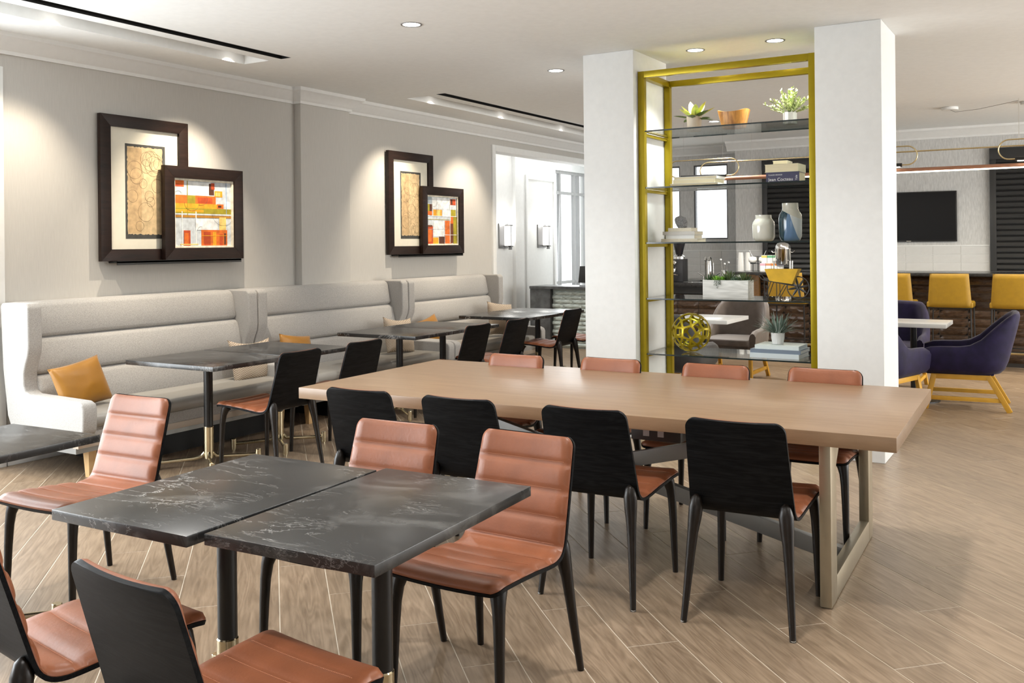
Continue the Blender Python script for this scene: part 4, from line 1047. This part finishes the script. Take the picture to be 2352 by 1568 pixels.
# ------------------------------------------------------------------ bar at the far end
BX0, BX1, BY = -3.64, 1.6, 12.66
bar = thing('bar_counter', 'bar counter with a black stone top and glossy brown brick-tile front', 'bar', (0, 0, 0))
obj('bar_top', MB().box(BX0 - .28, BX1, 12.36, 13.15, 1.085, 1.122), stone_m, bar, bevel=.003)
obj('carcass', MB().box(BX0, BX1, BY + .012, 13.05, 0, 1.085), plain('dark_mortar', (.03, .024, .02), .8), bar)
obj('foot_rail', MB().tube([(BX0 + .1, 12.46, .19), (BX1, 12.46, .19)], .022, 10), gold2_m, bar)
obj('end_panel', MB().prism([(BX0 - .26, 1.084), (BX0 + .001, 1.084), (BX0 + .001, .25)], 'y', 12.60, 13.05), plain('amber_wood', (.30, .15, .04), .4, var=.2, vscale=20, stretch=(1, 1, 6)), bar)
def wavy_tile(seed, wd, ht):
    rr = random.Random(seed); mb = MB(); nx, nz = 8, 3; vs = []
    for i in range(nx + 1):
        for j in range(nz + 1):
            x = -wd / 2 + wd * i / nx; z = -ht / 2 + ht * j / nz; ed = i in (0, nx) or j in (0, nz)
            vs.append((x, .006 if ed else -.004 - .006 * rr.random(), z))
    fs = [(i * (nz + 1) + j, (i + 1) * (nz + 1) + j, (i + 1) * (nz + 1) + j + 1, i * (nz + 1) + j + 1) for i in range(nx) for j in range(nz)]
    return mb.add(vs, fs)
bt_m = plain('bronze_tile', (.055, .030, .016), .26, .2, var=.55, vscale=16, stretch=(1, 1, 5), spec=.7)
TW, TH = .315, .103
tile_me = [wavy_tile(k, TW - .005, TH - .005).mesh('tile', bt_m, smooth=20) for k in range(6)]
def tile_wall(parent, x0, x1, z0, z1, y, limit=None):
    nrow = int((z1 - z0) / TH + .5)
    for r in range(nrow):
        x = x0 + TW / 2
        while x < x1:
            raw('tile', tile_me[R.randrange(6)], parent, (x, y, z0 + TH * (r + .5))); x += TW
tile_wall(bar, BX0 + .01, .2, .045, 1.085, BY + .006)
# lower coffee counter to the left of the bar
cc = thing('coffee_counter', 'lower black stone counter with a sink and brown tile front, left of the bar', 'counter', (0, 0, 0))
obj('counter_top', MB().box(-5.5, BX0 - .02, 12.72, 13.94, .895, .952), stone_m, cc, bevel=.003)
obj('carcass', MB().box(-5.5, BX0 - .02, 12.80, 13.9, 0, .895), void_m, cc)
obj('apron', MB().box(-5.5, BX0 - .02, 12.765, 12.80, .80, .895), black_metal_m, cc)
tile_wall(cc, -5.5, BX0 - .15, .07, .80, 12.788)
obj('sink', MB().lathe([(.20, .953), (.215, .956), (.215, .950), (.20, .950), (.19, .955)], 32, (-4.72, 13.15, 0), caps=False), chrome_m, cc)
# backsplash tiles
def backsplash(name, x0, x1, z0, rows, y, th=.108, tw_=.345):
    me = MB().box(-tw_ / 2 + .0022, tw_ / 2 - .0022, -.007, 0, -th / 2 + .0022, th / 2 - .0022).mesh('tile', splash_m, bevel=.0012, segs=1)
    p = struct(name, MB().box(x0, x1, y - .003, y + .0005, z0, z0 + th * rows), plain('tile_grout', (.86, .86, .84), .8) if 'tile_grout' not in MATS else MATS['tile_grout'])
    for r in range(rows):
        x = x0 + tw_ / 2
        while x + tw_ / 2 < x1 + .02:
            raw('tile', me, p, (x, y - .002, z0 + th * (r + .5))); x += tw_
    struct(name + '_cap', MB().box(x0, x1, y - .012, y, z0 + th * rows, z0 + th * rows + .012), white_m)
backsplash('wall_backsplash_right', -2.68, -.955, 1.10, 3, YF, .113)
backsplash('wall_backsplash_left', -6.45, -4.38, .952, 4, YR)
backsplash('wall_backsplash_middle', -4.36, -3.97, .952, 4, YF, .108, .195)
struct('wall_ledge_right', MB().box(-3.6, 1.5, 13.35, YF - .01, 1.06, 1.10), white_m)
# roller shutters
def shutter(x0, x1, label):
    t = thing('shutter', label, 'shutter', ((x0 + x1) / 2, YF, .96), 0, 'black slatted shutters')
    h = (x1 - x0) / 2; top = 1.76
    obj('frame', MB().box(-h, -h + .075, -.05, 0, 0, top).box(h - .075, h, -.05, 0, 0, top).box(-h, h, -.06, 0, top - .15, top), shutter_m, t, bevel=.002)
    obj('back_board', MB().box(-h + .06, h - .06, -.012, -.002, 0, top - .1), void_m, t)
    z = .02
    me = MB().prism([(-.012, -.034), (-.040, -.030), (-.046, -.018), (-.030, .020), (-.012, .036)], 'x', -h + .07, h - .07).mesh('slat', shutter_m, smooth=0)
    while z < top - .19:
        raw('slat', me, t, (0, 0, z + .036)); z += .074
shutter(-.945, .25, 'black slatted shutter right of the television')
shutter(-3.955, -2.86, 'black slatted shutter behind the coffee urn')
# television
t = thing('television', 'wide black television on the grey textured wall', 'television', (-1.94, YF, 1.50))
obj('housing', MB().box(-.60, .60, -.055, -.01, .0, .68), black_metal_m, t, bevel=.003)
obj('screen', MB().box(-.588, .588, -.0575, -.055, .02, .668), screen_m, t)
obj('wall_mount', MB().box(-.2, .2, -.012, 0, .15, .5), black_metal_m, t)
obj('badge', MB().box(-.03, .03, -.058, -.055, .004, .014), chrome_m, t)
# bar stools
def make_stool():
    t = thing('bar_stool', 'stool', 'stool')
    bk_ = MB()
    def f(s_):
        def g(u, v):
            a = 2 * u - 1; z = .735 + .395 * v; wd = .235 - .028 * v
            cv = .02 * a * a
            ed = min(1, (1 - abs(a)) / .06, v / .03 + .2, (1 - v) / .06); ed = max(0, ed) ** .5
            return Vector((a * wd, -.205 - .035 * v + cv + s_ * .022 * ed, z))
        return g
    bk_.grid(f(1), 16, 14); bk_.grid(f(-1), 16, 14)
    me = bk_.mesh('backrest', ochre_m, smooth=60); bm = bmesh.new(); bm.from_mesh(me)
    bmesh.ops.bridge_loops(bm, edges=[e for e in bm.edges if e.is_boundary]); bmesh.ops.recalc_face_normals(bm, faces=bm.faces); bm.to_mesh(me); bm.free(); me.set_sharp_from_angle(angle=1.2)
    raw('backrest', me, t)
    obj('seat', MB().prism([(-.245, -.20), (.245, -.20), (.252, .05), (.235, .20), (.20, .225), (-.20, .225), (-.235, .20), (-.252, .05)], 'z', .735, .80), ochre_m, t, bevel=.018, segs=3)
    obj('seat_frame', MB().tube([(-.225, -.2, .728), (.225, -.2, .728), (.225, .19, .728), (-.225, .19, .728)], .008, 8, True), black_metal_m, t)
    for sx in (-1, 1):
        for sy in (-1, 1):
            obj('leg', MB().tube([(sx * .222, sy * .195, .728), (sx * .235, sy * .215, .0)], .0085, 8), black_metal_m, t)
    for z in (.25,):
        obj('foot_rest', MB().tube([(-.232, -.209, z), (.232, -.209, z), (.232, .209, z), (-.232, .209, z)], .0075, 8, True), black_metal_m, t)
    return t
st0 = make_stool(); GS = 'ochre bar stools'
st0.location = (-1.245, 12.22, 0); tag(st0, 'ochre bar stool fully in view below the television', None, GS)
dup(st0, (-1.87, 12.22, 0), 0, 'ochre bar stool half hidden by the right white pillar', GS)
dup(st0, (-.585, 12.22, 0), 0, 'ochre bar stool cut by the right edge of the picture', GS)
dup(st0, (-3.13, 12.22, 0), 0, 'ochre bar stool seen through the gold shelves', GS)
# ------------------------------------------------------------------ lounge armchairs
def make_armchair(cloth, wood_):
    t = thing('armchair', 'armchair', 'armchair')
    W2, D2, r = .335, .34, .20
    path = []
    def add(x, y, k): path.append((x, y, k))
    for k in range(7): add(-W2, D2 - (2 * D2 - r) * k / 6, k / 6)
    for k in range(1, 9): a = PI + (PI / 2) * k / 8; add(-W2 + r + r * math.cos(a), -D2 + r + r * math.sin(a), 1 + k / 8)
    for k in range(1, 6): add(-W2 + r + (2 * W2 - 2 * r) * k / 6, -D2, 2 + k / 6)
    n0 = len(path); path += [(-x, y, 5 - k) for x, y, k in reversed(path[:15])]
    def top(k):
        k = min(k, 5 - k)           # 0 arm front .. 1 corner start .. 2 back
        s_ = min(max((k - .72) / .95, 0), 1); s_ = s_ * s_ * (3 - 2 * s_)
        return .565 + .012 * k + (.285) * s_, s_
    mb = MB(); rows = []
    for x, y, k in path:
        h, s_ = top(k); kk = min(k, 5 - k); out = Vector((x, min(y, 0) * .8, 0)); out = out.normalized() if out.length else Vector((0, -1, 0))
        fr_ = max(0, 1 - kk * 6 * .9) * .03      # rounded arm front
        col = []
        c = Vector((x, y, 0)); lean = Vector((0, -.13, 0)) * s_
        def P(inn, z): f = (z - .33) / .55; return c - out * inn + lean * max(0, f) + Vector((0, 0, z))
        col += [P(.10, .315), P(.045, .33), P(.012, .37), P(.0, .44), P(-.004, .50 if h < .6 else h - .12), P(.0, h - .035 - fr_), P(.012, h - .010 - fr_), P(.032, h - fr_), P(.055, h - .012 - fr_), P(.066, h - .04 - fr_), P(.072, .46), P(.078, .40)]
        rows.append(col)
    m_ = len(rows[0]); n_ = len(rows); vs = [q for r_ in rows for q in r_]
    fs = [(i * m_ + j, (i + 1) * m_ + j, (i + 1) * m_ + j + 1, i * m_ + j + 1) for i in range(n_ - 1) for j in range(m_ - 1)]
    fs += [tuple(range(m_)), tuple(reversed([(n_ - 1) * m_ + j for j in range(m_)]))]
    mb.add(vs, fs); obj('shell', mb, cloth, t, smooth=60)
    obj('underside', MB().box(-W2 + .07, W2 - .07, -D2 + .09, D2 - .03, .312, .40), cloth, t, bevel=.02)
    se = MB().prism([(-W2 + .066, D2 + .01), (-W2 + .066, -D2 + .16), (-W2 + .16, -D2 + .066), (W2 - .16, -D2 + .066), (W2 - .066, -D2 + .16), (W2 - .066, D2 + .01), (W2 - .10, D2 + .03), (-W2 + .10, D2 + .03)], 'z', .39, .465)
    obj('seat', se, cloth, t, bevel=.022, segs=3)
    for sx in (-1, 1):
        x = sx * .25
        obj('leg', MB().bar((x, .24, .31), (sx * .275, .31, 0), .045, .036, (1, 0, 0)), wood_, t, bevel=.004)
        obj('leg', MB().bar((x, -.20, .31), (sx * .275, -.37, 0), .045, .036, (1, 0, 0)), wood_, t, bevel=.004)
        obj('side_rail', MB().bar((x, .26, .295), (x, -.22, .295), .032, .045, (0, 0, 1)), wood_, t, bevel=.004)
        obj('stretcher', MB().bar((sx * .266, .285, .10), (sx * .266, -.30, .10), .026, .036, (0, 0, 1)), wood_, t, bevel=.003)
    return t
ac = make_armchair(purple_m, ywood_m); GA = 'indigo armchairs with yellow legs'
ac.location = (-.88, 9.57, 0); ac.rotation_euler = (0, 0, PI / 2 + .08); tag(ac, 'indigo velvet armchair in full side view right of the white table', None, GA)
dup(ac, (-1.53, 8.98, 0), -.30, 'indigo velvet armchair half hidden by the right white pillar', GA)
dup(ac, (-1.62, 10.42, 0), PI, 'indigo velvet armchair behind the right white table', GA)
ac2 = make_armchair(taupe_m, ywood_m); GA = 'taupe armchairs seen through the shelves'
ac2.location = (-3.27, 10.35, 0); ac2.rotation_euler = (0, 0, PI); tag(ac2, 'taupe armchair facing the camera behind the left white table', None, GA)
dup(ac2, (-3.98, 9.45, 0), -PI / 2, 'taupe armchair left of the left white table', GA)
ac3 = make_armchair(charcoal_m, ywood_m)
ac3.location = (-3.30, 8.55, 0); tag(ac3, 'charcoal armchair with its back to the gold shelves', None, GA)
def white_table(x, y, w_, d_, label):
    t = thing('cafe_table', label, 'table', (x, y, 0), 0, 'white marble cafe tables')
    obj('table_top', MB().box(-w_ / 2, w_ / 2, -d_ / 2, d_ / 2, .712, .75), wmarble_m, t, bevel=.003)
    obj('column', MB().lathe([(.03, .02), (.03, .712)], 18), black_metal_m, t); obj('base', MB().lathe([(.23, 0), (.23, .012), (.05, .03)], 32), black_metal_m, t)
white_table(-1.32, 9.70, .63, .56, 'white marble table among the indigo armchairs')
white_table(-3.28, 9.40, .70, .72, 'white marble table seen through the lower gold shelves')
# ------------------------------------------------------------------ pendant lights over the bar seats
PYY = 11.5
def half(cx, cz, r, side, n=14): return [(cx + side * r * math.sin(PI * k / n), 0, cz + r * math.cos(PI * k / n)) for k in range(n + 1)]
t = thing('pendant_light', 'long linear brass pendant light with a glowing bar above the bar seats', 'pendant light', (0, PYY, 0), 0, 'linear brass pendants')
rz_, r_ = 2.42, .105
obj('brass_tube', MB().tube([(1.6, 0, rz_ + r_), (-3.95, 0, rz_ + r_)] + half(-3.95, rz_, r_, -1)[1:] + [(-3.86, 0, rz_ - r_)], .0085, 8), gold2_m, t, smooth=60)
lb_ = obj('lamp_bar', MB().tube([(-3.88, 0, rz_ - r_), (1.6, 0, rz_ - r_)], .024, 12), wood('copper_wood', (.30, .13, .07), (.45, .22, .13), .4, 'X', 2), t)
obj('diffuser', MB().box(-2.90, 1.55, -.017, .017, rz_ - r_ - .030, rz_ - r_ - .012), led_m, lb_)
light('lamp', 'AREA', (-1.1, 0, rz_ - r_ - .04), 60, (1, .88, .70), t, (0, 0, -1), 5.2, size_y=.04)
for x, l in ((-3.4, 0), (-.496, 1)):
    obj('suspension_cable', MB().tube([(x, 0, rz_ + r_), (x, .01, ZC)], .0022, 5), chrome_m, t)
cn = obj('ceiling_canopy', MB().lathe([(.085, 0), (.090, .004), (.090, .030), (.085, .034)], 28, (-1.20, .30, ZC - .034)), white_m, t)
obj('power_cord', MB().tube([(-1.20, .30, ZC - .03), (-1.14, .29, ZC - .06), (-.9, .22, ZC - .055), (-.62, .08, ZC - .03), (-.50, 0, ZC - .02)], .0025, 5), grey_steel_m, cn)
obj('ceiling_canopy', MB().lathe([(.085, 0), (.090, .004), (.090, .030), (.085, .034)], 28, (-.40, .30, ZC - .034)), white_m, t)
def loop_pendant(x0, x1, zc, label):
    r_ = .105
    t = thing('loop_pendant', label, 'pendant light', (0, PYY - .06, 0), 0, 'oval brass loop pendants')
    pts = [(x0 + r_, 0, zc + r_), (x1 - r_, 0, zc + r_)] + half(x1 - r_, zc, r_, 1)[1:] + [(x0 + r_, 0, zc - r_)] + [(x, y, z) for x, y, z in reversed(half(x0 + r_, zc, r_, -1))][1:-1]
    obj('brass_tube', MB().tube(pts, .0075, 8, True), gold2_m, t, smooth=60)
    lb2 = obj('lamp_bar', MB().tube([(x0 + .16, 0, zc - r_), (x1 - .16, 0, zc - r_)], .022, 12), black_metal_m, t)
    obj('diffuser', MB().box(x0 + .18, x1 - .18, -.013, .013, zc - r_ - .027, zc - r_ - .012), led_m, lb2)
    for x in (x0 + .2, x1 - .2): obj('suspension_cable', MB().tube([(x, 0, zc + r_), (x, 0, ZC)], .0018, 5), chrome_m, t)
loop_pendant(-4.45, -3.54, 2.455, 'oval brass loop pendant seen through the shelves')
loop_pendant(-2.45, -1.50, 2.478, 'oval brass loop pendant emerging from behind the right pillar')
loop_pendant(-.69, .30, 2.485, 'oval brass loop pendant cut by the right edge of the picture')
# ------------------------------------------------------------------ coffee things behind the shelves
zc_ = .954
t = thing('coffee_grinder', 'black coffee grinder with a smoked hopper on the coffee counter', 'coffee grinder', (-4.93, 13.05, zc_))
obj('body', MB().box(-.085, .085, -.09, .12, 0, .33), plain('grinder_black', (.03, .03, .032), .35), t, bevel=.008)
obj('collar', MB().lathe([(.085, .33), (.085, .365), (.05, .39)], 24), chrome_m, t)
obj('hopper', MB().lathe([(.042, .385), (.050, .40), (.088, .56), (.088, .58)], 24), plain('smoked_hopper', (.02, .02, .024), .12), t)
obj('lid', MB().lathe([(.092, .58), (.092, .60), (.06, .608)], 24), black_metal_m, t)
obj('dial', MB().lathe([(.03, 0), (.03, .03), (.02, .04)], 16, (-.035, 0, 0)), chrome_m, t, loc=(0, -.09, .28), rot=(PI / 2, 0, 0))
obj('spout', MB().tube([(-.03, -.09, .2), (-.03, -.13, .18), (-.03, -.135, .14)], [.02, .02, .012], 10), chrome_m, t)
obj('fork', MB().tube([(-.07, -.09, .10), (-.07, -.16, .10), (-.02, -.16, .11), (.03, -.16, .10), (.03, -.09, .10)], .007, 8), chrome_m, t)
t = thing('bridge_tap', 'chrome tap with two curved levers at the sink', 'tap', (-4.60, 13.40, zc_))
obj('deck', MB().box(-.13, .13, -.03, .03, 0, .012), chrome_m, t, bevel=.003)
for sx in (-1, 1):
    obj('lever', MB().tube([(sx * .09, 0, .01), (sx * .09, 0, .07), (sx * .115, -.01, .09), (sx * .17, -.02, .12)], [.014, .012, .009, .007], 10), chrome_m, t)
    obj('spout', MB().tube([(sx * .055, 0, .01), (sx * .055, 0, .26), (sx * .04, -.02, .33), (sx * .03, -.07, .35), (sx * .03, -.10, .30)], .011, 10), chrome_m, t)
for i, (x, h, nm, lab) in enumerate([(-4.50, .30, 'carafe', 'tall chrome milk jug beside the sink'), (-4.27, .17, 'utensil_cup', 'steel cup of spoons beside the white bottles')]):
    t = thing(nm, lab, 'jug' if i == 0 else 'cup', (x, 13.10, zc_))
    obj('body', MB().lathe([(.05, 0), (.052, .01), (.045 if i == 0 else .052, h * .7), (.036 if i == 0 else .052, h), (.03, h), (.03, .02), (0, .02)], 20), chrome_m, t, smooth=50)
    if i:
        for k, (dx, dz) in enumerate(((-.05, .30), (.0, .24), (.05, .26))):
            obj('spoon', MB().tube([(dx * .3, 0, .03), (dx, 0, dz)], .004, 6).lathe([(.0, 0), (.018, .012), (.014, .03), (.0, .036)], 10, (dx * 1.1, 0, dz)), chrome_m, t)
for x, l in ((-4.05, 'white stack of paper cups, left one'), (-3.98, 'white stack of paper cups, right one')):
    o = obj('cup_stack', MB().lathe([(.036, 0), (.046, .05), (.046, .12), (.046, .24), (.038, .36), (.030, .42)], 20), whitec_m, None, loc=(x, 13.15 + .1 * (x > -4), zc_)); tag(o, l, 'cups', 'paper cup stacks')
t = thing('teapot_stand', 'black wire stand holding two white round jars with spoons', 'stand', (-3.72, 12.85, 1.123))
obj('wire_frame', MB().tube([(0, 0, 0), (0, 0, .20)], .006, 6).tube([(-.11, 0, .10), (.11, 0, .10)], .005, 6).tube([(-.05, 0, .20), (.05, 0, .20)], .005, 6).tube([(-.07, 0, 0), (-.07, 0, .10)], .005, 6).tube([(.07, 0, 0), (.07, 0, .10)], .005, 6), black_metal_m, t)
for sx in (-1, 1):
    j = obj('jar', MB().lathe([(.03, .105), (.055, .125), (.062, .16), (.045, .19), (.03, .195)], 20, (sx * .07, 0, 0)), whitec_m, t, smooth=50)
    obj('spoon', MB().tube([(sx * .07, 0, .19), (sx * .115, 0, .28)], .003, 5), chrome_m, j)
cols = [((.75, .55, .12), 0), ((.12, .36, .18), 1), ((.14, .34, .18), 1)]
cols2 = [(.62, .36, .44), (.55, .25, .14), (.75, .26, .06), (.58, .52, .62)]
for r, row in enumerate((cols2, [c for c, _ in cols])):
    for k, c in enumerate(row):
        t = thing('tea_box', 'white tea box with a %s lid band, %s row' % (['pink', 'rust', 'orange', 'lilac'][k] if r == 0 else ['yellow', 'green', 'dark green'][k], 'lower' if r == 0 else 'upper'), 'box', (-3.62 + k * .078 + .0, 12.75 + r * .075, 1.123), 0, 'tea boxes in the rack')
        h0 = .0 if r == 0 else .105
        obj('carton', MB().box(-.036, .036, -.03, .03, h0, h0 + .11), white_paper_m, t, bevel=.002)
        obj('band', MB().box(-.0365, .0365, -.0308, .0305, h0 + .075, h0 + .105), plain('band_%d_%d' % (r, k), c, .6), t)
        if r == 1: obj('stand', MB().box(-.036, .036, -.03, .03, 0, .105), black_metal_m, t)
t = thing('coffee_urn', 'polished steel coffee urn on four legs before the black shutter', 'urn', (-3.36, 12.78, 1.123))
obj('body', MB().lathe([(.10, .09), (.104, .10), (.104, .29), (.106, .295), (.106, .305), (.098, .31)], 32), chrome_m, t, smooth=40)
obj('lid', MB().lathe([(.10, .305), (.096, .34), (.075, .375), (.035, .392), (.012, .395), (.012, .405), (.016, .415), (.0, .425)], 32), chrome_m, t, smooth=50)
for sx in (-1, 1):
    obj('handle', MB().tube([(sx * .104, 0, .255), (sx * .135, 0, .25), (sx * .155, 0, .275)], .007, 8), chrome_m, t)
    for sy in (-1, 1): obj('leg', MB().tube([(sx * .105, sy * .06, 0), (sx * .105, sy * .06, .14)], .012, 10), chrome_m, t)
obj('tap', MB().tube([(-.03, -.10, .13), (-.03, -.14, .13), (-.03, -.145, .10)], .009, 8).box(-.038, -.022, -.15, -.135, .13, .17), black_metal_m, t)
# ------------------------------------------------------------------ lobby: sconces and counter
for y, l in ((12.28, 'left of the pier'), (13.48, 'next to the tall window')):
    t = thing('wall_sconce', 'grey metal wall sconce with a glowing glass block, ' + l, 'wall light', (XL, y, 1.65), 0, 'lobby wall sconces')
    gm = MATS.get('sconce_metal') or plain('sconce_metal', (.22, .22, .22), .4, .5)
    obj('back_plate', MB().box(0, .02, -.15, .11, -.19, .19), gm, t, bevel=.003)
    obj('arm', MB().box(.02, .16, -.02, .02, -.17, -.15).box(.10, .14, -.02, .02, -.21, -.15).box(.05, .15, -.03, .03, .145, .165), gm, t)
    obj('glass_block', MB().box(.05, .16, -.055, .055, -.15, .145), sconce_m, t, bevel=.006)
    obj('guard_bar', MB().box(.165, .172, -.06, -.05, -.17, .165), gm, t)
    light('lamp', 'POINT', (.10, 0, .22), 3, (1, .97, .92), t, None, .06)
light('lobby_fill', 'AREA', (-6.95, 12.3, 2.98), 15, (1, .99, .97), None, (0, 0, -1), .9, size_y=4.4)  # added fill panel under the lobby ceiling
t = thing('lobby_counter', 'dark stone lobby counter with stacked glass strip front', 'counter', (0, 12.2, 0))
obj('end_block', MB().box(-6.95, -6.61, 0, .48, 0, .86), greystone_m, t, bevel=.003)
obj('counter_top', MB().box(-6.95, -5.6, -.02, .50, .86, .90), greystone_m, t, bevel=.003)
obj('carcass', MB().box(-6.6, -5.6, .06, .48, 0, .86), plain('counter_core', (.42, .48, .46), .5), t)
obj('frame_edge', MB().box(-6.61, -6.595, 0, .06, 0, .86), black_metal_m, t)
gst = plain('glass_strip', (.52, .60, .58), .12, var=.45, vscale=30, stretch=(.4, 1, 3), coat=.8)
me_s = [wavy_tile(20 + k, .30, .060).mesh('glass_strip', gst, smooth=15) for k in range(4)]
for r in range(13):
    for k in range(3): raw('glass_strip', me_s[R.randrange(4)], t, (-6.44 + k * .303 - (.15 if r % 2 else 0) + .01, .045, .045 + r * .063))
t = thing('card_terminal', 'small black tilted terminal on the lobby counter', 'terminal', (-6.12, 12.40, .90))
obj('screen', MB().obox((0, 0, .17), (.11, 0, 0), (0, .03, .12), (0, .008, -.002)), black_metal_m, t, bevel=.003)
obj('foot', MB().box(-.08, .08, -.06, .06, 0, .012), black_metal_m, t); obj('stem', MB().tube([(0, .02, .01), (0, .01, .17)], .012, 8), black_metal_m, t)
